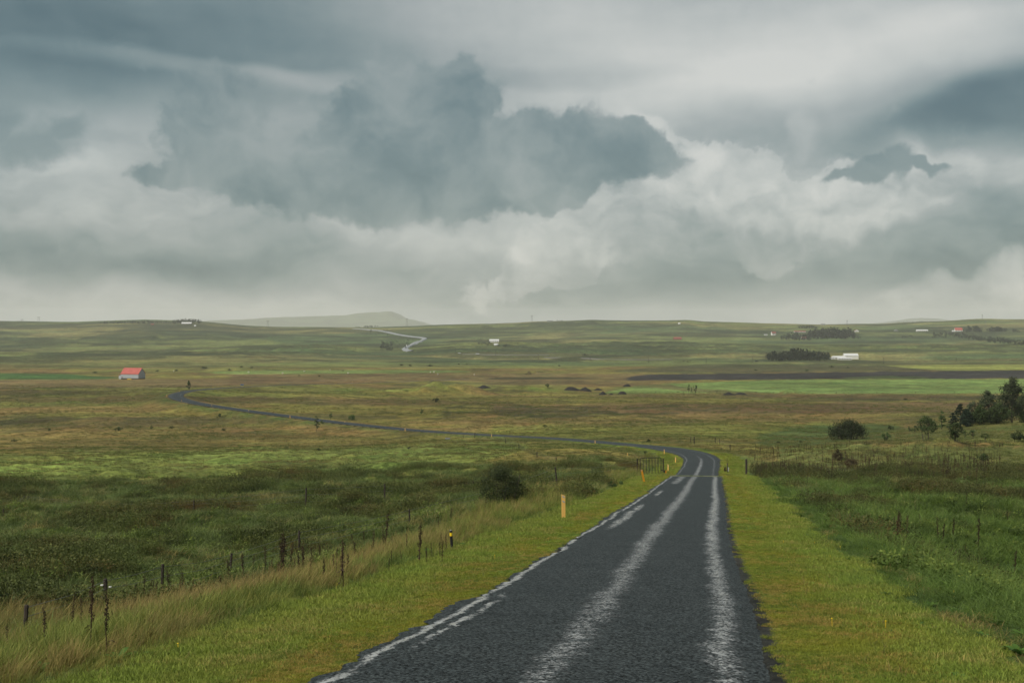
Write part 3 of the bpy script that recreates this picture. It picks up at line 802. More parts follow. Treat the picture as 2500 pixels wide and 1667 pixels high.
def leaves(n_, R, hgt, size, r, shape='dome', aspect=1.8, z0=0.0):
    """small pointed leaves filling a volume, thicker toward its surface"""
    V_, F_, U_ = [], [], []
    for i in range(n_):
        while True:
            p = Vector((r.uniform(-1, 1), r.uniform(-1, 1), r.uniform(0 if shape == 'dome' else -1, 1)))
            if p.length < 1 and r.random() < 0.25 + 0.75 * p.length: break
        q = Vector((p.x * R, p.y * R, z0 + p.z * hgt))
        a_ = Vector((r.gauss(0, 1), r.gauss(0, 1), r.gauss(0.3, 0.8))).normalized(); b_ = a_.orthogonal().normalized()
        b_ = (b_ * math.cos(i) + a_.cross(b_) * math.sin(i))
        s_ = size * r.uniform(0.6, 1.3); w_ = s_ / aspect
        k = len(V_)
        V_ += [tuple(q - a_ * s_ * 0.5), tuple(q + b_ * w_ * 0.5), tuple(q + a_ * s_ * 0.5), tuple(q - b_ * w_ * 0.5)]
        F_ += [(k, k + 1, k + 2), (k, k + 2, k + 3)]
        u_ = (p.z if shape == 'dome' else (p.z + 1) / 2); U_ += [u_] * 4
    return V_, F_, U_
def leaf_mesh(name, parts, mat):
    V_, F_, U_ = [], [], []
    for v, f, u in parts:
        k = len(V_); V_ += list(v); U_ += list(u); F_ += [tuple(i + k for i in t) for t in f]
    me = mesh_np(name, np.array(V_), np.array(F_), mat)
    at2 = me.attributes.new('up', 'FLOAT', 'POINT'); at2.data.foreach_set('value', np.array(U_, np.float32))
    return me

# ------------------------------------------------------------------ scattering uncountable cover
def scatter(name, label, meshes, xy, scl, rot=None, dz=0.0, tiltx=None):
    xy = np.asarray(xy); n_ = len(xy)
    z = H(xy[:, 0], xy[:, 1]) + dz
    me = bpy.data.meshes.new(name + '_points')
    me.vertices.add(n_); me.vertices.foreach_set('co', np.stack([xy[:, 0], xy[:, 1], z], 1).astype(np.float32).ravel())
    if rot is None: rot = rng.uniform(0, 2 * math.pi, n_)
    R_ = np.zeros((n_, 3), np.float32); R_[:, 2] = rot
    R_[:, 0] = rng.normal(0, 0.06, n_); R_[:, 1] = rng.normal(0, 0.06, n_)
    scl = np.asarray(scl)
    if scl.ndim == 1: scl = np.stack([scl] * 3, 1)
    for nm, ty, arr in (('rot', 'FLOAT_VECTOR', R_), ('scl', 'FLOAT_VECTOR', scl.astype(np.float32))):
        q = me.attributes.new(nm, ty, 'POINT'); q.data.foreach_set('vector', arr.ravel())
    q = me.attributes.new('which', 'INT', 'POINT'); q.data.foreach_set('value', rng.integers(0, len(meshes), n_).astype(np.int32))
    pc = bpy.data.collections.new(name + '_kinds')
    for i, mm in enumerate(meshes):
        pc.objects.link(bpy.data.objects.new('%s_%02d' % (name, i), mm))
    o = link(name, me); tag(o, label, kind='stuff')
    ng = bpy.data.node_groups.new(name + '_scatter', 'GeometryNodeTree')
    ng.interface.new_socket('Geometry', in_out='INPUT', socket_type='NodeSocketGeometry')
    ng.interface.new_socket('Geometry', in_out='OUTPUT', socket_type='NodeSocketGeometry')
    N, L = ng.nodes, ng.links
    gi = N.new('NodeGroupInput'); go = N.new('NodeGroupOutput')
    ci = N.new('GeometryNodeCollectionInfo'); ci.inputs['Collection'].default_value = pc
    ci.inputs['Separate Children'].default_value = True; ci.inputs['Reset Children'].default_value = True
    ip = N.new('GeometryNodeInstanceOnPoints'); ip.inputs['Pick Instance'].default_value = True
    def na(nm, ty):
        a_ = N.new('GeometryNodeInputNamedAttribute'); a_.data_type = ty; a_.inputs['Name'].default_value = nm; return a_.outputs[0]
    L.new(gi.outputs[0], ip.inputs['Points']); L.new(ci.outputs[0], ip.inputs['Instance'])
    L.new(na('which', 'INT'), ip.inputs['Instance Index']); L.new(na('rot', 'FLOAT_VECTOR'), ip.inputs['Rotation']); L.new(na('scl', 'FLOAT_VECTOR'), ip.inputs['Scale'])
    L.new(ip.outputs[0], go.inputs[0])
    md = o.modifiers.new('scatter', 'NODES'); md.node_group = ng
    return o

def sample_xy(dens, d0, d1, umax=0.47, block=None):
    """points over the fan seen from the road; dens(x, y) gives plants per square metre"""
    out = []
    edges = np.geomspace(d0, d1, 28)
    for a_, b_ in zip(edges[:-1], edges[1:]):
        w_ = umax * b_ + 3
        xs = np.linspace(-w_, w_, 60); yy = np.full(60, (a_ + b_) / 2)
        dm = float(np.max(dens(xs, yy))) * 1.15 + 1e-9
        dm = max(dm, float(np.max(dens(xs, np.full(60, a_)))) * 1.05)
        n_ = int(dm * 2 * w_ * (b_ - a_))
        if n_ == 0: continue
        x = rng.uniform(-w_, w_, n_); y = rng.uniform(a_, b_, n_)
        k = (rng.uniform(0, dm, n_) < dens(x, y)) & (np.abs(x) < umax * y + 3)
        out.append(np.stack([x[k], y[k]], 1))
    return np.concatenate(out)
def pxy(x, y):
    z = H(x, y); return CX + F * x / np.maximum(y, 1), HY + F * (EZ - z) / np.maximum(y, 1)
def on_grid(x, y): return (y > GRID0 - 0.4) & (y < GRID1 + 0.4) & (np.abs(road_s(x, y)) < 2.7)

R_ = random.Random(3)
M_SHORT = leafmat('mown verge grass', (0.205, 0.215, 0.022), (0.125, 0.185, 0.026), 0.30, 0.3, alt=(0.28, 0.19, 0.055), aw=0.42, asc=0.55, tip=(0.250, 0.265, 0.040))
M_SHORT2 = leafmat('outer verge grass', (0.150, 0.215, 0.028), (0.205, 0.230, 0.034), 0.4, 0.3, alt=(0.28, 0.22, 0.07), aw=0.25, asc=0.5, tip=(0.220, 0.280, 0.050))
M_STRAW = leafmat('seeding grass', (0.200, 0.160, 0.052), (0.130, 0.150, 0.040), 0.4, 0.3, tip=(0.370, 0.265, 0.105))
M_TALL = leafmat('long grass', (0.130, 0.165, 0.026), (0.075, 0.125, 0.024), 0.4, 0.3, alt=(0.22, 0.19, 0.05), aw=0.45, asc=0.25, tip=(0.210, 0.240, 0.055))
M_LUSH = leafmat('lush meadow grass', (0.070, 0.125, 0.018), (0.120, 0.180, 0.032), 0.35, 0.3, alt=(0.036, 0.066, 0.014), aw=0.55, asc=0.3, tip=(0.170, 0.250, 0.060))
M_SEDGE = leafmat('blue-green sedge', (0.105, 0.150, 0.040), (0.070, 0.110, 0.028), 0.25, 0.3, alt=(0.22, 0.18, 0.065), aw=0.35, asc=0.2, tip=(0.190, 0.230, 0.080))
M_BRUSH = leafmat('low willow scrub', (0.032, 0.048, 0.012), (0.066, 0.092, 0.020), 0.22, 0.2, alt=(0.095, 0.062, 0.020), aw=0.50, asc=0.10, tip=(0.095, 0.112, 0.030))
M_BRUSH2 = leafmat('brown scrub', (0.026, 0.036, 0.010), (0.060, 0.078, 0.018), 0.25, 0.15, alt=(0.075, 0.052, 0.017), aw=0.55, asc=0.14, tip=(0.075, 0.084, 0.024))
M_WEED = leafmat('leafy weeds', (0.062, 0.105, 0.018), (0.125, 0.175, 0.032), 0.35, 0.25, alt=(0.030, 0.050, 0.013), aw=0.6, asc=0.25, tip=(0.180, 0.230, 0.050))
M_MEADOW = leafmat('rough pasture', (0.110, 0.120, 0.032), (0.080, 0.115, 0.028), 0.05, 0.3, alt=(0.15, 0.115, 0.045), aw=0.5, asc=0.04, tip=(0.15, 0.16, 0.05))
M_DOCK = leafmat('dock leaf', (0.060, 0.130, 0.024), (0.085, 0.155, 0.030), 1.5, 0.3)
M_DEAD = paint('dead brown stalk', (0.045, 0.026, 0.016), 0.9, 0.4, 9)
M_DEAD2 = leafmat('dead seed heads', (0.050, 0.030, 0.016), (0.032, 0.020, 0.012), 1.5, 0.1)

# mown verges
def d_short(x, y):
    s = road_s(x, y); hw_ = road_hw(y); e = np.abs(s) - hw_
    j = 0.5 * fbm(x / 2.0, y / 3.0, 400, 3)
    m_ = (e > -0.06 + 0.16 * fbm(x / 0.3, y / 0.5, 401, 3)) & (e < 2.9 + j)
    return m_ * 640 / (1 + (y / 17.0) ** 2) * (y < 230)
P_ = sample_xy(d_short, 8.5, 230, 0.45)
P_ = P_[~on_grid(P_[:, 0], P_[:, 1])]
e_ = np.abs(road_s(P_[:, 0], P_[:, 1])) - road_hw(P_[:, 1])
outer = (e_ + 0.7 * fbm(P_[:, 0] / 1.5, P_[:, 1] / 5, 402, 4) + rng.normal(0, 0.25, len(P_))) > 1.25
sc_ = (0.55 + 0.75 * sm(0.0, 2.6, e_)) * (1 + P_[:, 1] / 60) * rng.uniform(0.7, 1.25, len(P_))
ms = [leaf_mesh('short_tuft', [blades(18, 0.045, 0.0065, 0.075, 0.9, 0.8, R_)], M_SHORT) for k in range(5)]
scatter('verge_grass', 'short yellow-green grass along both edges of the asphalt', ms, P_[~outer], sc_[~outer])
ms = [leaf_mesh('green_tuft', [blades(17, 0.055, 0.0075, 0.075, 0.9, 0.8, R_)], M_SHORT2) for k in range(5)]
scatter('verge_grass', 'fresher green short grass on the outer half of the verges', ms, P_[outer], sc_[outer])

# long grass on the left bank, seeding heads leaning with the wind
def bank_out(y): return np.interp(y, [0, 30, 50, 100, 160, 240], [11, 12.5, 12.5, 7.0, 5.5, 5])
def d_tall(x, y):
    s = road_s(x, y); e = -s - road_hw(y)
    jj = 0.7 * fbm(x / 3.0, y / 4.0, 410, 3)
    return (e > 2.3 + jj * 1.2) * (e < bank_out(y) + 2 * jj) * 70 / (1 + (y / 26.0) ** 2) * (y < 250)
P_ = sample_xy(d_tall, 9, 250, 0.45)
e_ = -road_s(P_[:, 0], P_[:, 1]) - road_hw(P_[:, 1])
sc_ = (0.35 + 0.65 * sm(2.4, 5.0, e_)) * (1 + P_[:, 1] / 170) * rng.uniform(0.7, 1.2, len(P_))
strawy = (fbm(P_[:, 0] / 2.2, P_[:, 1] / 3.5, 420, 4) + 0.35 * sm(3.5, 6.5, e_) - 0.55 * sm(60, 140, P_[:, 1]) * (e_ < 3.5) - 0.12 + rng.uniform(-0.45, 0.45, len(P_))) > 0.16
strawy &= (e_ > 3.2) & (rng.uniform(0, 1, len(P_)) < np.interp(P_[:, 1], [14, 45, 90], [0.95, 0.6, 0.35]))
wind = lambda k: rng.normal(0.2, 0.95, k)
ms = [leaf_mesh('long_tuft', [blades(15, 0.46, 0.011, 0.13, 0.5, 0.9, R_, 4, 0.35)], M_TALL) for k in range(5)]
scatter('long_grass', 'long green grass on the bank left of the road', ms, P_[~strawy], sc_[~strawy], wind((~strawy).sum()))
ms = [leaf_mesh('straw_tuft', [blades(14, 0.60, 0.008, 0.12, 0.35, 0.55, R_, 4, 0.40), blades(6, 0.34, 0.010, 0.1, 0.5, 0.9, R_, 3, 0.3)], M_STRAW) for k in range(5)]
scatter('seeding_grass', 'golden seeding grass leaning right on the left bank', ms, P_[strawy], sc_[strawy], wind(strawy.sum()))

# lush grass right of the road
def d_lush(x, y):
    s = road_s(x, y); e = s - road_hw(y)
    jj = 0.8 * fbm(x / 3.0, y / 4.0, 430, 3)
    px, py = pxy(x, y)
    return (e > 2.6 + jj * 1.2) * (y < 150) * (py > 1180 + 25 * fbm(x / 5, y / 8, 431, 3)) * 30 / (1 + (y / 34.0) ** 2)
P_ = sample_xy(d_lush, 10, 130, 0.47)
e_ = road_s(P_[:, 0], P_[:, 1]) - road_hw(P_[:, 1])
sc_ = (0.35 + 0.65 * sm(2.6, 5.0, e_)) * (1 + P_[:, 1] / 130) * rng.uniform(0.7, 1.25, len(P_))
ms = [leaf_mesh('lush_tuft', [blades(22, 0.50, 0.015, 0.22, 0.9, 1.2, R_, 4, -0.25)], M_LUSH) for k in range(6)]
scatter('lush_grass', 'lush bent-over green grass in the hollow right of the road', ms, P_, sc_, rng.normal(0, 0.7, len(P_)))
# dry straw in the seam between mown verge and hollow on the right
def d_seam(x, y):
    s = road_s(x, y); e = s - road_hw(y); c_ = 3.1 + 0.5 * fbm(x / 4, y / 6, 440, 3)
    return (np.abs(e - c_) < 0.35) * (fbm(x / 2.0, y / 3.0, 441, 3) > -0.05) * (y < 95) * 26 / (1 + (y / 45.0) ** 2)
P_ = sample_xy(d_seam, 10, 95, 0.45)
ms = [leaf_mesh('dry_tuft', [blades(14, 0.20, 0.009, 0.12, 0.9, 0.8, R_, 3)], M_STRAW) for k in range(3)]
scatter('dry_straw', 'dry straw-coloured grass in the seam right of the verge', ms, P_, rng.uniform(0.6, 1.3, len(P_)))

# low scrub, sedge and pasture
def in_brush(x, y):
    px, py = pxy(x, y); s = road_s(x, y)
    eL = -s - road_hw(y); eR = s - road_hw(y)
    lim = 1172 - 0.03 * px * (px > 600) + 10 * fbm(x / 12, y / 18, 450, 4)
    L_ = (s < 0) & (eL > bank_out(y) - 2.2 + 2.0 * fbm(x / 4, y / 6, 451, 3)) & (py > lim)
    L_ |= (s < 0) & (eL > 3.5) & (px > 1380) & (py > 1150) & (px < 1500)
    L_ &= ~((px > 1462 + 90 * fbm(x / 3.0, y / 5.0, 456, 3) + 0.5 * (1175 - py)) | ((np.abs(px - 1361) < 26) & (py < 1215) & (py > 1178)))
    limR = np.interp(px, [1750, 1850, 2000, 2200, 2500], [1128, 1128, 1140, 1150, 1150])
    lowR = np.interp(px, [1750, 1850, 1900, 2000, 2100, 2300, 2600], [1130, 1172, 1215, 1250, 1262, 1255, 1250]) + 14 * fbm(x / 5, y / 8, 452, 3)
    R2 = (s > 0) & (eR > 4.2) & (py > limR + 8 * fbm(x / 9, y / 12, 453, 3)) & (py < lowR)
    return L_, R2
def d_brush(x, y):
    L_, R2 = in_brush(x, y)
    cl = fbm(x / 6.0, y / 9.0, 455, 4)
    k = np.where(cl > -0.20, 1.0, 0.16)
    low_ = (road_s(x, y) > 6.5) & ~R2 & (y < 110) & (fbm(x / 4.0, y / 6.0, 457, 4) > 0.16)
    return (L_ * k + R2 * np.where(cl > -0.30, 1.2, 0.3) + low_ * 0.55) * 4.2 / (1 + (y / 110.0) ** 2)
P_ = sample_xy(d_brush, 24, 215, 0.47)
cl = fbm(P_[:, 0] / 6.0, P_[:, 1] / 9.0, 455, 4)
sc_ = (0.50 + 1.0 * sm(-0.25, 0.5, cl)) * rng.uniform(0.55, 1.35, len(P_)) * (1 + P_[:, 1] / 420) * np.where(P_[:, 1] < 32, 0.6, 1)
lft = road_s(P_[:, 0], P_[:, 1]) < 0
for flag, mt_, lab_ in ((lft, M_BRUSH, 'dark green willow scrub covering the low ground left of the road'), (~lft, M_BRUSH2, 'dark brown scrub band across the hollow right of the road')):
    ms = [leaf_mesh('scrub_clump', [leaves(420, 0.55, 0.44, 0.042, R_), blades(16, 0.56, 0.010, 0.4, 0.4, 0.5, R_, 3)], mt_) for k in range(6)]
    scatter('low_scrub', lab_, ms, P_[flag], sc_[flag])
def d_sedge(x, y):
    L_, R2 = in_brush(x, y)
    cl = fbm(x / 6.0, y / 9.0, 455, 4)
    return (L_ * (cl < 0.02) * 2.4 + L_ * 0.5 + R2 * 0.9) * 2.6 / (1 + (y / 100.0) ** 2)
P_ = sample_xy(d_sedge, 24, 215, 0.47)
ms = [leaf_mesh('sedge_tuft', [blades(26, 0.42, 0.016, 0.34, 0.9, 1.2, R_, 4, 0.3)], M_SEDGE) for k in range(5)]
scatter('sedge', 'pale blue-green sedge tussocks between the scrub', ms, P_, rng.uniform(0.8, 1.5, len(P_)) * (1 + P_[:, 1] / 300), rng.normal(0, 0.8, len(P_)))
def d_mead(x, y):
    s = np.abs(road_s(x, y)); hw_ = road_hw(y); L_, R2 = in_brush(x, y)
    k = 0.55 + 1.2 * (fbm(x / 22, y / 22, 460, 4) > 0.05)
    return (s > hw_ + 0.7) * (~(L_ | R2)) * k * 0.9 / (1 + ((y - 100) / 170.0) ** 2)
P_ = sample_xy(d_mead, 120, 900, 0.47)
sc_ = rng.uniform(0.5, 1.2, len(P_)) * (1 + P_[:, 1] / 500) * np.where(np.abs(road_s(P_[:, 0], P_[:, 1])) < 8, 0.6, 1.0)
ms = [leaf_mesh('pasture_tuft', [blades(16, 0.30, 0.03, 0.35, 0.9, 0.9, R_, 3, 0.3)], M_MEADOW) for k in range(5)]
scatter('pasture_grass', 'rough tussock grass over the fields beyond the scrub', ms, P_, sc_)
# broad-leaved weeds among the grass, both sides
def d_weed(x, y):
    s = road_s(x, y); e = np.abs(s) - road_hw(y); px, py = pxy(x, y)
    out = np.where(s > 0, 4.0, bank_out(y) * 0.75)
    cl = fbm(x / 3.5, y / 6.0, 480, 4)
    return (e > out) * (cl > -0.02) * (py > 1165) * 3.2 / (1 + (y / 80.0) ** 2) + (np.abs(e - 3.6) < 0.9) * (cl > 0.05) * (s > 0) * (y < 90) * 0.9
P_ = sample_xy(d_weed, 16, 170, 0.47)
ms = [leaf_mesh('weed', [leaves(110, 0.40, 0.42, 0.085, R_, aspect=2.0), blades(8, 0.75, 0.010, 0.2, 0.3, 0.3, R_, 3)], M_WEED) for k in range(5)]
scatter('leafy_weeds', 'leafy green weeds growing in clumps through the hollow and the scrub', ms, P_, rng.uniform(0.45, 1.35, len(P_)))
def d_stray(x, y):
    e = np.abs(road_s(x, y)) - road_hw(y); return (e > 0.5) * (e < 3.0) * 5.0 / (1 + (y / 25.0) ** 2)
P_ = sample_xy(d_stray, 10, 80, 0.45)
ms = [leaf_mesh('stray', [blades(4, 0.17, 0.006, 0.04, 0.5, 0.4, R_, 3)], M_STRAW) for k in range(3)]
scatter('stray_stalks', 'stray taller straw-coloured grass stalks in the mown verges', ms, P_, rng.uniform(0.5, 1.2, len(P_)))
# stiff dead stems standing in the hollow beyond the right verge
def d_stems(x, y):
    px, py = pxy(x, y); s = road_s(x, y)
    k = (px > 1830) * (px < 2450) * (py > 1095) * (py < np.interp(px, [1830, 2450], [1170, 1190])) * (s > 6)
    return k * (0.10 + 0.35 * (fbm(x / 6, y / 10, 470, 3) > 0.0))
P_ = sample_xy(d_stems, 100, 240, 0.40)
def stem_parts(h_, n_):
    q = [blades(1, h_, 0.035, 0.01, 0.15, 0.2, R_, 3)]
    v, f, u = leaves(n_, 0.07, h_ * 0.3, 0.07, R_, 'ball', 1.6, h_ * 0.7); q.append((v, f, u)); return q
ms = [leaf_mesh('stem', stem_parts(1.25, 34), M_DEAD2) for k in range(4)]
scatter('dead_stems', 'stiff brown dead stems standing in the hollow right of the grid', ms, P_, rng.uniform(0.7, 1.3, len(P_)))

# ------------------------------------------------------------------ telling alike things apart in words
MARKS = [(316, 'the red-roofed barn', 915), (430, 'the far bend of the road', 962), (773, 'the scraggly roadside tree', 1035), (1090, 'the grassy mound', 950), (1224, 'the round willow bush', 1200),
         (1588, 'the steel gate', 1140), (1440, 'the soil heaps', 950), (2062, 'the white farm', 870), (2067, 'the dome-shaped bush', 1050), (2263, 'the round-headed tree', 1045), (1376, 'the tall marker post', 1240),
         (1100, 'the yellow-banded bollard', 1320), (1690, 'the three bare trees', 950), (1206, 'the long white barn', 832), (260, 'the post with white insulators', 1450), (1000, 'the winding distant road', 850), (1822, 'the stout fence post', 1145), (600, 'the narrow green strip', 906)]
ORD = ['nearest', 'second', 'third', 'fourth', 'fifth', 'sixth', 'seventh', 'eighth', 'ninth', 'tenth', 'eleventh', 'twelfth', 'thirteenth', 'fourteenth', 'fifteenth', 'sixteenth', 'seventeenth', 'eighteenth', 'nineteenth', 'twentieth']
def name_apart(items, what, cat, group):
    """items: (object, px, py); each label says which one, counted outward from the closest landmark"""
    pick = {}
    for o, px, py in items:
        m_ = min(MARKS, key=lambda q: math.hypot(q[0] - px, (q[2] - py) * 2.5))
        dx, dy = px - m_[0], (py - m_[2]) * 2.5
        side = ('right of' if dx > 0 else 'left of') if abs(dx) > abs(dy) else ('in front of' if dy > 0 else 'behind')
        pick.setdefault((m_[1], side), []).append((math.hypot(dx, dy), o))
    for (mk, side), l in pick.items():
        l.sort(key=lambda t: t[0])
        for k, (_, o) in enumerate(l):
            lead = '' if len(l) == 1 else ORD[min(k, 19)] + ' '
            tag(o, (lead + what + ' ' + side + ' ' + mk), cat, group)

# ================================================================== paints
M_YEL = paint('weathered yellow plastic', (0.80, 0.46, 0.13), 0.55, 0.04, 2)
M_ORG = paint('faded orange board', (0.62, 0.27, 0.02), 0.6, 0.15, 9)
M_REFL = paint('grey reflective band', (0.38, 0.39, 0.40), 0.4, 0.1, 20)
M_BLK = paint('black rubber', (0.012, 0.012, 0.014), 0.6, 0.2, 12)
M_YBAND = paint('yellow band', (0.75, 0.52, 0.02), 0.5, 0.08, 20)
M_WOOD = paint('weathered fence wood', (0.050, 0.040, 0.032), 0.9, 0.4, 14, bump=0.5)
M_WOOD2 = paint('grey driftwood post', (0.085, 0.075, 0.062), 0.9, 0.4, 14, bump=0.5)
M_WIRE = paint('galvanised wire', (0.16, 0.16, 0.15), 0.5, 0.2, 30, metal=0.4)
M_STEEL = paint('dark painted steel', (0.022, 0.022, 0.024), 0.5, 0.3, 12)
M_RUST = paint('rusty rail steel', (0.10, 0.085, 0.07), 0.7, 0.4, 9, dark=(0.05, 0.03, 0.02))
M_CONC = paint('mossy concrete', (0.16, 0.17, 0.12), 0.9, 0.4, 3, dark=(0.07, 0.10, 0.03))
M_WHITE = paint('white painted wall', (0.62, 0.62, 0.60), 0.7, 0.08, 0.8)
M_ROOFW = paint('pale metal roof', (0.60, 0.61, 0.62), 0.5, 0.08, 0.6)
M_ROOFR = paint('red corrugated roof', (0.42, 0.10, 0.082), 0.6, 0.16, 0.7)
M_ROOFD = paint('dull red roof', (0.24, 0.075, 0.06), 0.7, 0.2, 0.7)
M_GREYW = paint('grey rendered wall', (0.26, 0.27, 0.27), 0.8, 0.2, 0.9)
M_SHEET = paint('pale blue-grey sheet wall', (0.34, 0.37, 0.40), 0.6, 0.14, 1.3)
M_STONE = paint('dark footing stone', (0.035, 0.035, 0.034), 0.9, 0.3, 3)
M_WIN = paint('dark window glass', (0.02, 0.025, 0.03), 0.15, 0.1, 3, spec=0.6)
M_SOIL = paint('black turned soil', (0.022, 0.021, 0.020), 0.95, 0.35, 0.9, bump=0.6)
M_BARK = paint('grey-brown bark', (0.075, 0.062, 0.048), 0.9, 0.35, 6, bump=0.4)
M_PYL = paint('grey pylon timber', (0.14, 0.14, 0.135), 0.8, 0.2, 2)
M_CARW = paint('white car paint', (0.65, 0.66, 0.67), 0.3, 0.03, 3)
M_CARD = paint('dark car paint', (0.03, 0.035, 0.045), 0.3, 0.05, 3)
M_BLUE = paint('blue sign face', (0.05, 0.11, 0.22), 0.5, 0.1, 3)
M_WOOL = paint('sheep wool', (0.55, 0.52, 0.45), 0.95, 0.15, 8)
M_T_DARK = leafmat('dark tree leaves', (0.024, 0.042, 0.014), (0.046, 0.072, 0.022), 0.6, 0.2, tip=(0.070, 0.098, 0.034))
M_T_PALE = leafmat('grey-green poplar leaves', (0.042, 0.062, 0.032), (0.075, 0.098, 0.050), 0.7, 0.25, tip=(0.105, 0.130, 0.068))
M_T_CON = leafmat('spruce needles', (0.012, 0.026, 0.016), (0.024, 0.042, 0.024), 0.8, 0.1, tip=(0.030, 0.050, 0.028))
M_T_GRN = leafmat('green shrub leaves', (0.040, 0.070, 0.022), (0.065, 0.105, 0.032), 0.8, 0.25, tip=(0.085, 0.130, 0.042))
M_T_BRN = leafmat('browning shrub leaves', (0.060, 0.045, 0.024), (0.090, 0.070, 0.034), 0.8, 0.2)
M_BUSH = leafmat('willow leaves', (0.016, 0.026, 0.010), (0.034, 0.048, 0.016), 1.6, 0.15, alt=(0.070, 0.080, 0.028), aw=0.2, asc=1.2, tip=(0.045, 0.058, 0.022))
M_WOODS = leafmat('far wood', (0.016, 0.028, 0.016), (0.032, 0.048, 0.026), 0.05, 0.1, tip=(0.040, 0.056, 0.030))

def unit(px_len, d): return px_len * d / F

# ------------------------------------------------------------------ cattle grid
gy = (GRID0 + GRID1) / 2
gx, gz = float(road_x(gy)), float(road_z(gy))
slope = float((road_z(GRID1) - road_z(GRID0)) / (GRID1 - GRID0)); hd = math.atan(float((road_x(GRID1) - road_x(GRID0)) / (GRID1 - GRID0)))
cg = empty('cattle_grid', (gx, gy, gz), -hd, (math.atan(slope), 0))
tag(cg, 'narrow steel cattle grid with mossy rims set across the road at the crest', 'cattle grid')
L2 = (GRID1 - GRID0) / 2 + 0.02
MB().box(-2.15, 2.15, -L2, -L2 + 0.18, -0.5, 0.035).build('rim', M_CONC, cg, bevel=0.02)
MB().box(-2.15, 2.15, L2 - 0.18, L2, -0.5, 0.09).build('rim', M_CONC, cg, bevel=0.02)
MB().box(-2.15, 2.15, -L2 + 0.18, L2 - 0.18, -0.55, -0.45).build('pit_floor', M_SOIL, cg)
bar = MB().box(-2.1, 2.1, -0.035, 0.035, -0.10, 0.02).mesh('bar', M_RUST, bevel=0.008)
for k in range(13): link('bar', bar, cg, (0, -L2 + 0.28 + k * (2 * L2 - 0.56) / 12, 0))
for sx in (-1, 1): MB().box(sx * 2.28 - 0.12, sx * 2.28 + 0.12, -L2, L2, -0.5, 0.06).build('kerb', M_CONC, cg, bevel=0.02)

# ------------------------------------------------------------------ marker posts along the road
def delineator(h=0.92, w=0.105):
    o = empty('marker_post', (0, 0, 0))
    t = 0.018
    MB().prism([(-w / 2, -0.25), (w / 2, -0.25), (w / 2, h - 0.062), (-w / 2, h)], -t, t).build('board', M_YEL, o)
    for z in (h - 0.095, h - 0.275):
        MB().prism([(-w / 2 + 0.012, z), (w / 2 - 0.012, z - 0.05), (w / 2 - 0.012, z - 0.002), (-w / 2 + 0.012, z + 0.052)], -t - 0.004, -t + 0.002).build('reflector', M_REFL, o)
    return o
posts = [
    (1376, 1266, 60, 'tall yellow marker post with two grey bands, nearest on the left verge'),
    (1631, 1150, 17, 'pale yellow marker post standing beside the right gate post'),
    (1649, 1130, 14.5, 'yellow marker post on the inside of the bend just beyond the gate'),
    (1622, 1109, 12.5, 'yellow marker post at the tip of the bend, above the gate'),
    (1453, 1083, 8.5, 'yellow marker post where the road starts to run left from the bend'),
    (1200, 1067, 7.5, 'small yellow marker post beside the thin wire fence on the green rise'),
    (989, 1052.5, 7.5, 'small yellow marker post above the dip behind the green rise'),
    (842, 1034.5, 6.2, 'small yellow marker post just right of the scraggly roadside tree'),
    (708, 1021, 7, 'small yellow marker post just left of the scraggly roadside tree'),
    (607, 1006, 5.5, 'tiny yellow marker post midway between scraggly tree and far bend'),
    (517, 993.5, 5.5, 'tiny yellow marker post on the grass bank before the far bend'),
    (443, 981.5, 5, 'tiny yellow marker post at the near side of the far bend'),
    (407, 968, 5, 'tiny yellow marker post at the outermost point of the far bend'),
    (438, 957, 4.2, 'tiny yellow marker post on the far side of the far bend'),
    (520, 948.5, 4, 'tiny yellow marker post beside the road past the small spruce'),
    (652, 942, 3.6, 'tiny yellow marker post on the straight behind the far bend'),
    (860, 934.5, 3.4, 'tiny pale marker post on the straight left of the grassy mound'),
    (1532, 1112, 7, 'small orange marker post standing in the grass left of the bend')]
mp0 = delineator()
for i, (px, py, hp, lab) in enumerate(posts):
    p = hit(px, py); s_ = unit(hp, p[1]) / 0.92
    wx = max(1.0, 0.075 * 0 + 1.0)
    o = mp0 if i == 0 else copy_thing(mp0, p)
    o.location = p; o.scale = (s_ * (1.25 if i else 1.3), s_, s_); o['label'] = lab; o['category'] = 'marker post'; o['group'] = 'yellow marker posts along the road'
    o.rotation_euler = (0, rng.normal(0, 0.015) if i else -0.01, rng.normal(0, 0.12) if i else 0.25)
p = hit(1573, 1177)
o = empty('leaning_board', p, 0.2, (0.04, -0.25)); tag(o, 'leaning orange board in the grass in front of the steel gate', 'marker post')
h_ = unit(31, p[1]); MB().prism([(-0.07, -0.3), (0.07, -0.3), (0.09, h_), (-0.06, h_ + 0.03)], -0.015, 0.015).build('board', M_ORG, o)
MB().box(-0.05, 0.05, -0.02, -0.0155, h_ - 0.05, h_ - 0.01).build('reflector', M_REFL, o)
p = hit(1625, 1156)
o = empty('leaning_marker', p, 0.1, (0, 0.15)); tag(o, 'short black and yellow marker at the foot of the right gate post', 'marker post')
MB().box(-0.06, 0.08, -0.02, 0.02, -0.2, 0.42).build('board', M_ORG, o, bevel=0.005)
MB().box(-0.22, -0.07, -0.02, 0.02, 0.12, 0.40).build('plate', M_BLK, o, bevel=0.005)
p = hit(1104, 1344)
h_ = unit(50, p[1]); r_ = unit(6.6, p[1]) / 2
o = empty('bollard', p, 0, (0, -0.07)); tag(o, 'round black post with a yellow band standing in the verge grass', 'bollard')
MB().tube([(0, 0, -0.2), (0, 0, h_ * 0.73)], r_, 16).build('lower_sleeve', M_BLK, o, smooth=False)
MB().tube([(0, 0, h_ * 0.73), (0, 0, h_ * 0.89)], r_ * 1.07, 16).build('band', M_YBAND, o)
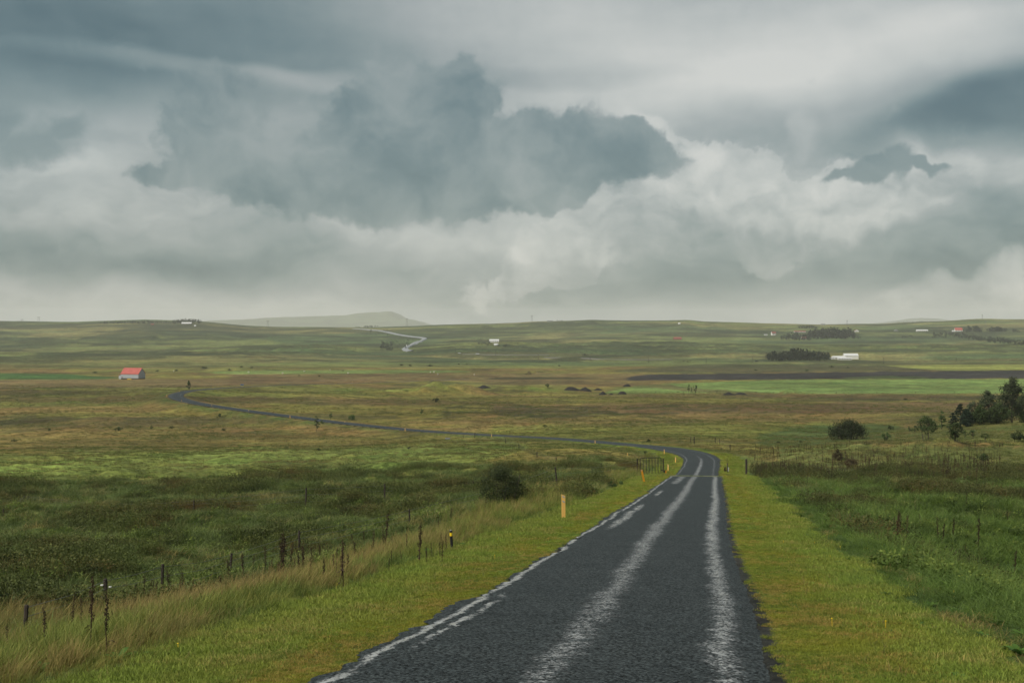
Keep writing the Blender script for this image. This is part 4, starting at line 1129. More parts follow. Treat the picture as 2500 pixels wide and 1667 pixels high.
MB().tube([(0, 0, h_ * 0.89), (0, 0, h_ * 0.985), (0, 0, h_)], [r_ * 1.02, r_ * 1.02, r_ * 0.85], 16).build('cap', M_BLK, o)
MB().tube([(0, 0, h_), (0, 0, h_ + 0.008)], r_ * 0.8, 16).build('top_disc', M_REFL, o)

# ------------------------------------------------------------------ gate and its posts
pa, pb = hit(1556, 1154), hit(1619, 1155)
def stout(p, hpx, wpx, name, lab, cat, mat=M_WOOD, tilt=(0, 0)):
    o = empty(name, p, rng.uniform(-0.5, 0.5), tilt); tag(o, lab, cat)
    h_ = unit(hpx, p[1]); w_ = unit(wpx, p[1])
    MB().tube([(0, 0, -0.4), (0.01, 0, h_ * 0.5), (0, 0, h_ - 0.02), (0, 0, h_)], [w_ / 2, w_ * 0.49, w_ * 0.47, w_ * 0.38], 9).build('post', mat, o)
    MB().tube([(w_ * 0.49, 0, h_ * 0.8), (w_ * 0.62, 0, h_ * 0.8)], w_ * 0.09, 6).build('staple', M_WIRE, o)
    return o
stout(pa, 35, 3.2, 'gate_post', 'grey gate post on the left side of the steel gate', 'post')
stout(pb, 36, 3.2, 'gate_post', 'dark gate post on the right side of the steel gate', 'post')
A_ = Vector(hit(1563, 1157)); B_ = Vector(hit(1613, 1157)); B_.y = A_.y + 0.5; wd = (Vector((B_.x, B_.y)) - Vector((A_.x, A_.y))).length; ang = math.atan2(B_.y - A_.y, B_.x - A_.x)
gt = empty('steel_gate', A_ + Vector((0, 0, 0.02)), ang); tag(gt, 'dark steel pipe gate with upright bars between two wooden posts', 'gate')
gh = unit(39, A_.y); rr = 0.045; c_ = 0.13
fr = [(c_, 0, 0), (wd - c_, 0, 0), (wd - 0.03, 0, 0.04), (wd, 0, c_), (wd, 0, gh - c_), (wd - 0.04, 0, gh - 0.04), (wd - c_, 0, gh), (c_, 0, gh), (0.04, 0, gh - 0.04), (0, 0, gh - c_), (0, 0, c_), (0.04, 0, 0.04), (c_, 0, 0)]
MB().tube(fr, rr, 8).build('frame', M_STEEL, gt)
bm_ = MB().tube([(0, 0, 0), (0, 0, gh)], 0.034, 7).mesh('bar', M_STEEL)
for k in range(1, 7): link('bar', bm_, gt, (wd * k / 7, 0, 0))
MB().tube([(-0.2, 0, gh * 0.82), (0.0, 0, gh * 0.82)], 0.022, 6).build('hinge', M_STEEL, gt)
MB().box(wd + 0.02, wd + 0.17, -0.02, 0.02, gh * 0.18, gh * 0.24).build('latch', M_STEEL, gt)
stout(hit(1822, 1161), 41, 5.2, 'fence_post', 'stout dark fence post right of the road beyond the verge', 'post')
p = hit(1775, 1153); o = stout(p, 23, 2.6, 'fence_post', 'pale grey post with white tape and a brown rag beside the cattle grid', 'post', M_WOOD2, (0, 0.05))
MB().box(0.08, 0.22, -0.05, -0.03, 0.12, 0.62).build('tape', M_WHITE, o, bevel=0.01)
V_, F_, U_ = leaves(60, 0.17, 0.30, 0.16, R_, 'ball', 1.4, 0.36); me = leaf_mesh('rag', [(V_, F_, U_)], M_DEAD2); link('rag', me, o, (-0.30, -0.05, 0))

# ------------------------------------------------------------------ wire fences: the posts and wires of one run are one fence
def fence(lab, pts, wpx=None, wires=(0.35, 0.65, 0.92), thick=0.016, wood=M_WOOD, insul=None, tilts=None):
    base = hit(pts[0][0], pts[0][1])
    f = empty('wire_fence', base); tag(f, lab, 'fence')
    tops = []
    for i, q in enumerate(pts):
        p = hit(q[0], q[1]); h_ = unit(q[2], p[1]); w_ = q[3] if len(q) > 3 else 0.10
        lx, ly = (q[4] if len(q) > 4 else rng.normal(0, 0.03)), rng.normal(0, 0.02)
        L0 = Vector(p) - Vector(base)
        mb = MB().tube([L0 + Vector((-lx * 0.3, -ly * 0.3, -0.35)), L0 + Vector((lx * h_ * 0.5, ly * h_ * 0.5, h_ * 0.5)), L0 + Vector((lx * h_, ly * h_, h_ - 0.015)), L0 + Vector((lx * h_, ly * h_, h_))],
                       [w_ / 2, w_ * 0.48, w_ * 0.46, w_ * 0.36], 7)
        po = mb.build('post', wood, f)
        if insul and i in insul:
            for zz, xx in ((0.35, -0.12), (0.78, -0.1), (0.72, 0.13)):
                iv = MB().tube([L0 + Vector((xx - 0.03, -0.05, h_ * zz)), L0 + Vector((xx + 0.03, -0.05, h_ * zz)), L0 + Vector((xx + 0.05, -0.05, h_ * zz + 0.02))], [0.025, 0.03, 0.012], 7)
                iv.build('insulator', M_WHITE, po)
        tops.append((L0, Vector((lx, ly, 1)), h_))
    for wz in wires:
        for (a0, n0, h0), (a1, n1_, h1) in zip(tops[:-1], tops[1:]):
            s0 = a0 + n0 * h0 * wz; s1 = a1 + n1_ * h1 * wz
            if (s1 - s0).length > 60: continue
            mid_p = (s0 + s1) / 2 - Vector((0, 0, 0.006 * (s1 - s0).length))
            MB().tube([s0, mid_p, s1], thick / 2, 4, False).build('wire', M_WIRE, f)
    return f
fence('wire fence of leaning dark posts running along the scrub below the left bank',
      [(60, 1560, 84, 0.10), (258, 1482, 70, 0.13), (395, 1466, 90, 0.10), (562, 1404, 54, 0.10, 0.06), (731, 1354, 58, 0.11), (1000, 1283, 40, 0.09), (1361, 1188, 48, 0.14, -0.12), (1556, 1155, 33, 0.08)], insul=(1,))
fence('old wire fence of thin dark posts crossing the low scrub left of the round bush',
      [(9, 1264, 22), (59, 1222, 12, 0.08), (328, 1255, 26), (473, 1250, 29), (746, 1243, 52, 0.12, 0.03), (939, 1228, 47, 0.12), (962, 1206, 16, 0.07), (1109, 1202, 14, 0.07), (1134, 1197, 18), (1154, 1194, 20, 0.1, 0.08)])
fence('short run of thin posts in the rough grass between bush and gate',
      [(1442, 1149, 12, 0.08), (1456, 1148, 10, 0.06), (1468, 1143, 13, 0.1), (1445, 1166, 22, 0.07)])
fence('thin wire fence climbing down the green rise to the hollow',
      [(1132, 1070, 8, 0.08), (1159, 1069, 14, 0.16), (1234.5, 1082.5, 12, 0.12), (1267, 1097, 14, 0.12), (1311, 1116, 13, 0.12), (1357.5, 1126.5, 11, 0.12)])
fence('wire fence of short posts behind the road bend on the right',
      [(1686, 1079.5, 14, 0.15), (1695, 1082.5, 17, 0.2), (1746, 1081.5, 13, 0.15), (1757, 1084, 13, 0.1), (1782.5, 1098.7, 14, 0.16), (1760.6, 1098.7, 7, 0.12)])
fence('wire fence with spaced posts in the hollow below the hummocky meadow',
      [(1990, 1150, 12, 0.1), (2063, 1155, 12, 0.12), (2147, 1154, 10, 0.1), (2228, 1154, 13, 0.2), (2320, 1152, 11, 0.12)])
fence('far fence of tiny posts along the near edge of the bright green field',
      [(px, 960.2, 4.6, 0.22) for px in (1600, 1668, 1750, 1846, 1888, 1941, 2042, 2141, 2235, 2330)], thick=0.02)

# ------------------------------------------------------------------ trees and bushes
def crown(n_, R, hgt, z0, size, r, clusters=26, cone=False, squeeze=0.85, lop=0.25):
    V_, F_, U_ = [], [], []
    cs = []
    for k in range(clusters):
        while True:
            p = Vector((r.uniform(-1, 1), r.uniform(-1, 1), r.uniform(-1, 1)))
            if 0.45 < p.length < 1: break
        zt = (p.z + 1) / 2
        rad = (1 - zt) ** 0.85 if cone else (1.0 if zt < 0.42 else 1 - ((zt - 0.42) / 0.58) ** 1.6 * squeeze)
        if not cone and zt < 0.2: rad *= 0.55 + zt * 2.2
        q = Vector((p.x * R * rad, p.y * R * rad, z0 + zt * hgt)); q.x += lop * R * math.sin(zt * 4 + clusters) * (0 if cone else 1) * 0.4
        cs.append((q, (0.30 if cone else r.uniform(0.15, 0.38)) * R * (1 - 0.5 * zt if cone else 1)))
    for i in range(n_):
        q0, rad = cs[i % len(cs)]
        g_ = Vector((r.gauss(0, 1), r.gauss(0, 1), r.gauss(0, 1 if not cone else 0.5))); g_ = g_.normalized() * min(abs(r.gauss(0.8, 0.3)), 1.4)
        q = q0 + Vector((g_.x * rad, g_.y * rad, g_.z * rad * (0.8 if not cone else 0.35)))
        a_ = Vector((r.gauss(0, 1), r.gauss(0, 1), r.gauss(0.2 if not cone else -0.3, 0.6))).normalized(); b_ = a_.orthogonal().normalized(); b_ = b_ * math.cos(i) + a_.cross(b_) * math.sin(i)
        s_ = size * r.uniform(0.55, 1.3); w_ = s_ * 0.62
        k = len(V_); V_ += [tuple(q - a_ * s_ / 2), tuple(q + b_ * w_ / 2), tuple(q + a_ * s_ / 2), tuple(q - b_ * w_ / 2)]; F_ += [(k, k + 1, k + 2), (k, k + 2, k + 3)]
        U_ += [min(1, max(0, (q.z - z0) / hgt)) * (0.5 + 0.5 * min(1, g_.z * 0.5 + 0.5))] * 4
    return V_, F_, U_, cs
def tree(px, ytop, ybase, wpx, kind, lab, cat='tree', group=None, name=None, mat=None, d=None, n_=None, stems=1, trunkf=0.15, z=None):
    p = hit(px, ybase) if d is None else ((px - CX) / F * d, d, float(H((px - CX) / F * d, d)[0]))
    d_ = p[1]; h_ = EZ + (HY - ytop) / F * d_ - p[2]; R = unit(wpx, d_) / 2
    r = random.Random(int(px * 7 + ytop))
    size = max(0.05, 1.25 * d_ / 1422 * (1.0 if kind != 'con' else 1.1)) if d_ > 60 else 0.07
    if n_ is None: n_ = int(min(9500, max(90, (9.0 if kind != 'thin' else 3.5) * (unit(wpx, d_) * h_) / size ** 2)))
    name = name or {'con': 'spruce_tree', 'tree': 'broadleaf_tree', 'bush': 'bush', 'thin': 'sapling'}[kind]
    o = empty(name, p, r.uniform(0, 6.28)); tag(o, lab, cat, group)
    if kind == 'con':
        V_, F_, U_, cs = crown(n_, R * 1.3, h_ * 0.94, h_ * 0.06, size, r, max(30, n_ // 22), True)
        tr = MB().tube([(0, 0, -0.3), (0, 0, h_ * 0.5), (0, 0, h_ * 0.98)], [R * 0.10, R * 0.06, R * 0.015], 7)
    else:
        z0 = h_ * trunkf
        V_, F_, U_, cs = crown(n_, R * {'thin': 1.1, 'bush': 0.96, 'tree': 1.08}[kind], h_ - z0 - 0.10 * h_, z0, size, r, max(16, min(130, n_ // 36)))
        tr = MB(); base_r = max(R * 0.07, h_ * 0.012)
        st = stems if stems > 1 else 1
        for s_ in range(st):
            bx = Vector((r.uniform(-1, 1), r.uniform(-1, 1), 0)) * (R * 0.45 if st > 1 else 0)
            top = Vector((bx.x * 1.8, bx.y * 1.8, h_ * 0.75))
            tr.tube([bx + Vector((0, 0, -0.3)), bx.lerp(top, 0.4) + Vector((r.uniform(-.1, .1) * R, 0, 0)), top], [base_r / st ** 0.5, base_r * 0.6 / st ** 0.5, base_r * 0.15], 6)
        for q, rad in cs[:12]:
            root = Vector((q.x * 0.15, q.y * 0.15, max(z0 * 0.6, q.z * 0.55)))
            tr.tube([root, root.lerp(q, 0.55) + Vector((0, 0, 0.05 * h_)), q], [base_r * 0.35, base_r * 0.2, base_r * 0.06], 5, False)
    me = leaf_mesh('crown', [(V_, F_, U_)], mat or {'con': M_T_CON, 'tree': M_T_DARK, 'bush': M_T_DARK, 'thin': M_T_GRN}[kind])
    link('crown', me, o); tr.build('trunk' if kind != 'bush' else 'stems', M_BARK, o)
    return o
tree(1222, 1129, 1233, 122, 'bush', 'large round dark willow bush in the scrub left of the gate', 'bush', n_=15000, stems=5, trunkf=0.0, mat=M_BUSH)
tree(2470, 906, 1036, 66, 'tree', 'tallest pale-leaved poplar at the right edge of the photo', mat=M_T_PALE, d=338, n_=10000, trunkf=0.02)
tree(2413, 943, 1034, 46, 'tree', 'pale poplar second in height, left of the tallest tree', mat=M_T_PALE, d=345, n_=6500, trunkf=0.02)
tree(2392, 985, 1036, 40, 'tree', 'low dense dark green tree under the pale poplar, filling the clump', mat=M_T_GRN, d=332, n_=5000, trunkf=0.0)
tree(2360, 996, 1042, 34, 'con', 'short dark spruce squeezed between the pale tree and the dark spruce', d=331, n_=4500)
tree(2425, 992, 1037, 44, 'bush', 'rounded dark bush at the foot of the two poplars', 'bush', mat=M_T_DARK, d=330, n_=4500, trunkf=0.0)
tree(2502, 945, 1036, 54, 'tree', 'dark broad tree cut by the right edge behind the tallest poplar', mat=M_T_DARK, d=350, n_=8000, trunkf=0.02)
tree(2440, 975, 1036, 50, 'tree', 'dark bushy tree filling the gap beneath the two poplars', mat=M_T_DARK, d=334, trunkf=0.02)
tree(2375, 970, 1038, 36, 'tree', 'small pale tree between the dark spruce and the poplars', mat=M_T_PALE, d=340, trunkf=0.03)
tree(2345, 985, 1043, 40, 'con', 'dark spruce at the left end of the tree group on the knoll', d=336)
tree(2326, 1006, 1050, 28, 'con', 'low dark spruce just left of and below the taller dark spruce', d=338)
tree(2299, 1002, 1052, 22, 'con', 'slim lighter green spruce standing alone left of the group', mat=M_T_GRN, d=335)
tree(2318, 1034, 1052, 15, 'bush', 'little dark bush between slim spruce and knoll', 'bush', d=330)
tree(2263, 1010, 1074, 45, 'tree', 'round-headed dark tree on several thin stems', stems=5, trunkf=0.26)
tree(2333, 1024, 1078, 37, 'tree', 'dark low tree on the slope under the slim spruce', stems=4, trunkf=0.12)
tree(2375, 1046, 1071, 20, 'thin', 'small leaning sapling on the slope, left of the two saplings', mat=M_T_DARK, trunkf=0.3)
tree(2356, 1048, 1072, 12, 'thin', 'faint thin sapling beside the low dark slope tree', trunkf=0.25)
tree(2405, 1053, 1081, 17, 'thin', 'small sapling with a thin bare stem on the grassy knoll', mat=M_T_DARK, trunkf=0.4)
tree(2486, 1048, 1079, 38, 'bush', 'loose greyish shrub on the knoll near the right edge', 'bush', stems=4, trunkf=0.15)
tree(2400, 1104, 1137, 28, 'tree', 'dark lopsided little tree above the scrub at right', trunkf=0.38)
tree(2067, 1025, 1073, 96, 'bush', 'wide dome-shaped green bush on many stems in the pasture', 'bush', n_=9000, stems=9, trunkf=0.10, mat=M_BUSH)
tree(2164, 1053, 1075, 26, 'bush', 'pale loose shrub right of the wide dome bush', 'bush', mat=M_T_GRN, stems=3, trunkf=0.1)
tree(2175, 1037, 1049, 16, 'bush', 'small dark round bush behind the pale shrub', 'bush')
tree(2220, 1038, 1056, 12, 'thin', 'thin pale sapling, left one of a pair behind the round-headed tree')
tree(2234, 1037, 1058, 18, 'thin', 'bushier pale sapling, right one of a pair behind the round-headed tree')
tree(2045, 1095, 1124, 30, 'bush', 'brown withered bush at the mouth of the ditch', 'bush', mat=M_T_BRN, stems=3, trunkf=0.02)
tree(2078, 1115, 1144, 42, 'bush', 'dark brown bush leaning along the ditch below the withered one', 'bush', mat=M_T_BRN, stems=3, trunkf=0.02)
tree(773, 1011, 1053, 20, 'thin', 'scraggly thin tree on the grass bank below the road', 'tree', mat=M_T_DARK, n_=220, trunkf=0.12)
tree(787, 1022, 1036, 9, 'thin', 'stunted twig bush beside the scraggly roadside tree', 'bush', n_=60)
tree(461, 928, 951, 12, 'con', 'lone little spruce by the far bend of the road', mat=M_T_GRN)
tree(860, 1013, 1026, 25, 'bush', 'round green bush behind the road right of the scraggly tree', 'bush', mat=M_T_GRN)
tree(808, 1007, 1022, 7, 'thin', 'tiny sapling behind the road by the scraggly tree', 'tree')
tree(1065, 970, 982, 17, 'bush', 'dark bush alone on the plain below the grassy mound', 'bush')
tree(1029, 996, 1012, 9, 'thin', 'faint thin sapling on the dark heath', 'tree', n_=60)
tree(536, 1008, 1019, 7, 'thin', 'tiny dark sapling left of the road on the bank', 'tree')
tree(1337, 935, 948, 10, 'thin', 'small lone sapling left of the soil heaps', 'tree')
tree(1681, 935, 962, 6, 'thin', 'left of three bare thin trees in front of the green field', 'tree', n_=70, trunkf=0.3)
tree(1688, 944, 962, 4, 'thin', 'shortest of three bare thin trees in front of the green field', 'tree', n_=30, trunkf=0.4)
tree(1698, 933, 965, 9, 'thin', 'right and tallest of three bare thin trees in front of the green field', 'tree', n_=110, trunkf=0.25)
tree(1583, 1071, 1079, 9, 'bush', 'tiny bush at the edge of the grass behind the bend', 'bush')
tree(1575, 1100, 1109, 9, 'bush', 'small dark tuft bush left of the bend marker post', 'bush')
tree(1493, 1172, 1193, 24, 'bush', 'small dark bush at the verge left of the leaning board', 'bush', mat=M_T_GRN)
tree(1516, 1172, 1186, 14, 'bush', 'smallest dark bush on the verge just left of the leaning board', 'bush', mat=M_T_GRN)
shrubs = []
small = [(290, 1052, 10, 22), (370, 1047, 8, 9), (120, 1052, 7, 10), (700, 1095, 5, 12), (778, 1101, 7, 13), (420, 1046, 6, 16), (35, 1078, 6, 18), (545, 1052, 6, 14), (1330, 1043, 6, 14),
         (310, 906, 5, 16), (385, 907, 4, 12), (430, 906, 4, 10), (498, 900, 5, 20), (560, 905, 5, 12), (590, 897, 4, 12), (615, 899, 4, 9), (980, 893, 5, 12), (1001, 894, 4, 10), (1050, 895, 5, 18), (1120, 890, 3, 6),
         (1140, 890, 3, 8), (1365, 894, 3, 8), (2030, 897, 5, 14), (2070, 898, 3, 8), (1970, 906, 4, 10), (1845, 905, 4, 10), (2210, 976, 4, 14), (730, 918, 3, 6), (779, 919, 3, 6), (838, 906.5, 3, 4), (232, 911, 4, 14), (1900, 1083, 6, 12), (1955, 1081, 6, 14)]
proto = None
for i, (px, yb, hp, wp) in enumerate(small):
    if proto is None:
        proto = tree(px, yb - hp, yb, wp, 'bush', 'x', 'shrub', name='shrub', n_=160); proto_w = unit(wp, proto.location.y); proto_h = unit(hp, proto.location.y); o = proto
    else:
        p = hit(px, yb); o = copy_thing(proto, p, rz=i * 1.3, scale=(unit(wp, p[1]) / proto_w, unit(wp, p[1]) / proto_w, unit(hp, p[1]) / proto_h))
    shrubs.append((o, px, yb))
name_apart(shrubs, 'low dark shrub on the plain', 'shrub', 'low dark shrubs dotted over the valley floor')

# ------------------------------------------------------------------ buildings
def building(name, lab, px0, px1, ytop, ybase, wall, roof, yaw=0.0, depth=None, eave=0.5, cat='house', wins=3, door=True, chim=False, flip=False, group=None, plinth=None, dd=None):
    cx_ = (px0 + px1) / 2; p = hit(cx_, ybase) if dd is None else hit(cx_, ybase, dd * 0.97, dd * 1.03); d_ = p[1]
    W = unit(px1 - px0, d_); Ht = unit(ybase - ytop, d_); D_ = depth or min(W * 0.6, 10)
    if yaw: W = max(2.0, (W - D_ * abs(math.sin(yaw))) / math.cos(yaw))
    o = empty(name, p, yaw); tag(o, lab, cat, group)
    he = Ht * eave; z0 = plinth or 0
    if flip:   # gable toward the viewer
        MB().prism([(-W / 2, -1.0), (W / 2, -1.0), (W / 2, he), (0, Ht - 0.15), (-W / 2, he)], 0, D_).build('wall', wall, o)
        t = 0.18; ov = 0.3
        for s in (-1, 1):
            MB().prism([(0, Ht), (s * (W / 2 + ov), he - ov * (Ht - he) / (W / 2)), (s * (W / 2 + ov), he - ov * (Ht - he) / (W / 2) - t), (0, Ht - t)], -0.3, D_ + 0.3).build('roof', roof, o)
        zw = he * 0.35; n_w = wins
        for k in range(n_w):
            x = -W / 2 + W * (k + 1) / (n_w + 1); ww = W * 0.09 + 0.2
            MB().box(x - ww, x + ww, -0.06, 0.04, zw, zw + he * 0.38).build('window', M_WIN, o)
    else:
        def yz(poly, x0, x1):
            return MB().add([(x0, y, z) for y, z in poly] + [(x1, y, z) for y, z in poly],
                            [tuple(range(len(poly))), tuple(range(2 * len(poly) - 1, len(poly) - 1, -1))] + [(i, i + len(poly), (i + 1) % len(poly) + len(poly), (i + 1) % len(poly)) for i in range(len(poly))])
        yz([(0, z0 if plinth else -1.0), (D_, z0 if plinth else -1.0), (D_, he), (D_ / 2, Ht - 0.15), (0, he)], -W / 2, W / 2).build('wall', wall, o)
        if plinth: MB().box(-W / 2 + 0.08, W / 2 - 0.08, 0.08, D_ - 0.08, -1.2, plinth).build('plinth', M_STONE, o)
        t = 0.16; ov = 0.35; k_ = (Ht - he) / (D_ / 2)
        yz([(D_ / 2, Ht), (-ov, he - ov * k_), (-ov, he - ov * k_ - t), (D_ / 2, Ht - t)], -W / 2 - 0.3, W / 2 + 0.3).build('roof', roof, o)
        yz([(D_ / 2, Ht), (D_ + ov, he - ov * k_), (D_ + ov, he - ov * k_ - t), (D_ / 2, Ht - t)], -W / 2 - 0.3, W / 2 + 0.3).build('roof', roof, o)
        for k in range(wins):
            x = -W / 2 + W * (k + 0.7) / (wins + 0.4); ww = min(W / (wins + 1) * 0.22, 1.0)
            MB().box(x - ww, x + ww, -0.06, 0.04, max(0.8, he * 0.35), max(0.8, he * 0.35) + he * 0.35).build('window', M_WIN, o)
        if door: MB().box(W * 0.36, W * 0.36 + 1.2, -0.07, 0.04, z0, z0 + min(2.1, he * 0.8)).build('door', M_ROOFD if wall is M_WHITE else M_WHITE, o)
    if chim: MB().box(-0.4, 0.4, D_ / 2 - 0.4, D_ / 2 + 0.4, Ht - 0.3, Ht + 0.9).build('chimney', M_GREYW, o)
    return o, W, D_, he, Ht, z0

# the red-roofed barn on the left
bn, W, D_, he, Ht, z0 = building('red_roofed_barn', 'grey barn with bright red roof and lean-to standing alone on the plain', 288, 345, 898.3, 925.5, M_SHEET, M_ROOFR, math.radians(-20), 9.5, 0.50, 'barn', wins=0, door=False, plinth=0.8)
nst = 22
seam = MB().box(-0.03, 0.03, -0.045, 0, 0, he - z0 - 0.1).mesh('sheet_seam', M_SHEET)
for k in range(nst): link('sheet_seam', seam, bn, (-W / 2 + W * (k + 0.5) / nst, 0, z0))
MB().box(-W / 2 - 0.08, -W / 2 + 0.02, 0.8, 2.6, 0.1, 3.6).build('door', M_WHITE, bn)
MB().box(-W / 2 - 0.06, -W / 2 + 0.02, 4.2, 5.6, he * 0.5, he * 0.5 + 1.0).build('window', M_WIN, bn)
MB().box(-W / 2 + 0.8, -W / 2 + 1.5, -0.35, 0.0, z0 + 0.4, z0 + 1.0).build('wall_box', M_ROOFD, bn)
sh = MB(); lw = 4.6
sh.add([(-W / 2 - lw, 3.5, -0.8), (-W / 2 - 0.02, 3.5, -0.8), (-W / 2 - 0.02, 3.5, 4.6), (-W / 2 - lw, 3.5, 2.7), (-W / 2 - lw, 9.2, -0.8), (-W / 2 - 0.02, 9.2, -0.8), (-W / 2 - 0.02, 9.2, 4.6), (-W / 2 - lw, 9.2, 2.7)],
       [(0, 1, 2, 3), (7, 6, 5, 4), (0, 4, 5, 1), (3, 2, 6, 7), (0, 3, 7, 4), (1, 5, 6, 2)])
sh.build('lean_to_wall', M_SHEET, bn)
MB().add([(-W / 2 - lw - 0.4, 3.1, 2.62), (-W / 2 - 0.02, 3.1, 4.72), (-W / 2 - 0.02, 9.6, 4.72), (-W / 2 - lw - 0.4, 9.6, 2.62), (-W / 2 - lw - 0.4, 3.1, 2.80), (-W / 2 - 0.02, 3.1, 4.90), (-W / 2 - 0.02, 9.6, 4.90), (-W / 2 - lw - 0.4, 9.6, 2.80)],
         [(0, 3, 2, 1), (4, 5, 6, 7), (0, 1, 5, 4), (1, 2, 6, 5), (2, 3, 7, 6), (3, 0, 4, 7)]).build('lean_to_roof', M_ROOFR, bn)
p = hit(319, 925.8); o = MB().box(-1.6, 1.6, -0.5, 0.5, 0, 0.55).build('feed_trough', M_YBAND, None, (p[0], p[1] - 4, float(H(p[0], p[1] - 4)[0])), bevel=0.1); tag(o, 'low pale yellow trough on the grass in front of the red-roofed barn', 'trough')

# white farm on the right
building('farm_hall', 'big white barn with pale roof, tallest of the white farm group', 2062, 2096, 863, 877, M_WHITE, M_ROOFW, 0.0, 12, 0.62, 'barn', wins=0, door=False)
building('farm_shed', 'low white shed with pale roof left of the big white barn', 2034, 2066, 869, 876.3, M_WHITE, M_ROOFW, 0.0, 9, 0.55, 'shed', wins=3, door=False)
building('farm_house', 'white gabled cottage at the left end of the white farm group', 2028.5, 2040, 871, 877, M_WHITE, M_ROOFW, 0.0, 7, 0.5, 'house', wins=1, flip=True, door=False)
building('farm_shed', 'low white annex with dark openings in front of the big white barn', 2046, 2080, 873, 878.6, M_WHITE, M_ROOFW, 0.0, 5, 0.7, 'shed', wins=5, door=False)
# scattered farms on the hillside
building('farmhouse', 'white house with red roof at the left of the hillside woods', 1884, 1896, 809.5, 819, M_WHITE, M_ROOFD, 0.25, 8, 0.6, wins=2, chim=False)
building('outhouse', 'tiny white outhouse left of the white house with red roof', 1866, 1874, 815.5, 819, M_WHITE, M_GREYW, 0, 4, 0.6, 'shed', wins=1, door=False)
building('longhouse', 'long low building with pinkish roof among the upper woods', 1939, 1967, 807.6, 811.5, M_WHITE, M_ROOFD, 0, 8, 0.5, 'house', wins=4, door=False)
building('farmhouse', 'red-roofed white house at the lower edge of the woods', 1957, 1971, 822.5, 828, M_WHITE, M_ROOFD, 0.3, 8, 0.45, wins=2)
building('farmhouse', 'red-roofed house half sunk in the dark trees', 2018, 2033, 814, 818.5, M_GREYW, M_ROOFD, 0, 8, 0.3, wins=2)
building('farmhouse', 'white gabled house with red roof right of the woods', 2086, 2097, 804.5, 810.3, M_WHITE, M_ROOFD, 0, 8, 0.45, wins=1, flip=True)
building('hut', 'tiny grey gabled hut alone on the upper hillside', 2183, 2193, 804.3, 808, M_GREYW, M_GREYW, 0, 6, 0.45, 'hut', wins=0, flip=True, door=False)
building('row_house', 'white row of low houses on the upper hillside, gabled at both ends', 2238, 2266, 804.8, 809, M_WHITE, M_ROOFW, 0, 8, 0.55, wins=5, door=False)
building('farmhouse', 'broad red-roofed house beside trees near the right edge', 2332, 2350, 800.3, 809.5, M_WHITE, M_ROOFR, 0, 9, 0.42, wins=3, chim=False)
building('outhouse', 'small white building touching the broad red-roofed house', 2325, 2331, 806.5, 810.3, M_WHITE, M_ROOFW, 0, 5, 0.6, 'shed', wins=1, door=False)
building('long_barn', 'long white barn in the middle of the hillside right of the far road', 1195, 1218, 828.4, 836, M_WHITE, M_ROOFW, 0, 9, 0.55, 'barn', wins=4, door=False)
building('outhouse', 'small white shed below the long white barn', 1206, 1216, 839.5, 844, M_WHITE, M_ROOFW, 0, 6, 0.5, 'shed', wins=1, door=False)
building('red_barn', 'dark red-roofed barn alone on the hillside below the long skyline', 1645, 1664, 823, 829.5, M_ROOFD, M_ROOFD, 0, 9, 0.4, 'barn', wins=1, door=False)
building('hillside_cabin', 'tiny white cabin near the top of the middle skyline', 1656, 1661, 788, 791.5, M_WHITE, M_ROOFW, 0, 6, 0.5, 'cabin', wins=1, door=False)
building('hilltop_barn', 'barn with long pale roof against the dark wood on the left skyline', 443, 467, 786.5, 791.5, M_STONE, M_ROOFW, 0, 9, 0.35, 'barn', wins=0, door=False)
building('cabin', 'small reddish cabin below the dark wood on the left skyline', 368, 375, 790.5, 793.2, M_ROOFD, M_ROOFD, 0, 6, 0.5, 'cabin', wins=1, door=False)
building('cabin', 'tiny white cabin right of the long pale roof on the left skyline', 474, 478, 794, 797, M_WHITE, M_ROOFW, 0, 5, 0.5, 'cabin', wins=1, door=False)
building('ruin', 'low grey building on the skyline left of the bare trees', 1336, 1350, 782.3, 785.6, M_GREYW, M_GREYW, 0, 6, 0.8, 'house', wins=2, door=False)
building('skyline_house', 'grey-roofed house on the skyline above the woods', 2005, 2015, 789.8, 794, M_GREYW, M_GREYW, 0, 8, 0.5, wins=2, door=False)
building('shed', 'small pale shed roof showing among the trees left of the white farm', 1987, 1997, 865, 868.5, M_WHITE, M_ROOFW, 0, 6, 0.5, 'shed', wins=1, door=False)

# ------------------------------------------------------------------ woods too far to count
def wood(label, regs, r, mixc=0.5, dens=1.0, name='wood'):
    parts = []
    c0 = None
    for (px0, px1, yb0, yb1, hmin, hmax, n_) in regs:
        for k in range(int(n_ * dens)):
            t = r.random(); px = px0 + (px1 - px0) * t; yb = r.uniform(yb0, yb1) if not callable(yb0) else yb0(px) + r.uniform(0, yb1)
            p = hit(px, yb, 1300); 
            if c0 is None: c0 = p
            e = math.sin(math.pi * min(1, max(0, (px - px0) / (px1 - px0)))) ** 0.5 if n_ > 25 else 1
            h_ = unit(r.uniform(hmin, hmax) * (0.55 + 0.45 * e), p[1]); con = r.random() < mixc
            R = h_ * (0.24 if con else 0.42)
            V_, F_, U_, _ = crown(26 if con else 34, R, h_, 0, h_ * 0.26, r, 8, con)
            V_ = [(v[0] + p[0] - c0[0], v[1] + p[1] - c0[1], v[2] + p[2] - c0[2]) for v in V_]
            parts.append((V_, F_, U_))
    o = link(name, leaf_mesh(name, parts, M_WOODS), None, c0); tag(o, label, kind='stuff'); return o
rw = random.Random(5)
wood('dark wood of low trees below the white farm hillside', [(1872, 2026, 871, 882, 12, 21, 260), (1905, 1990, 872, 880, 18, 27, 50)], rw, 0.55)
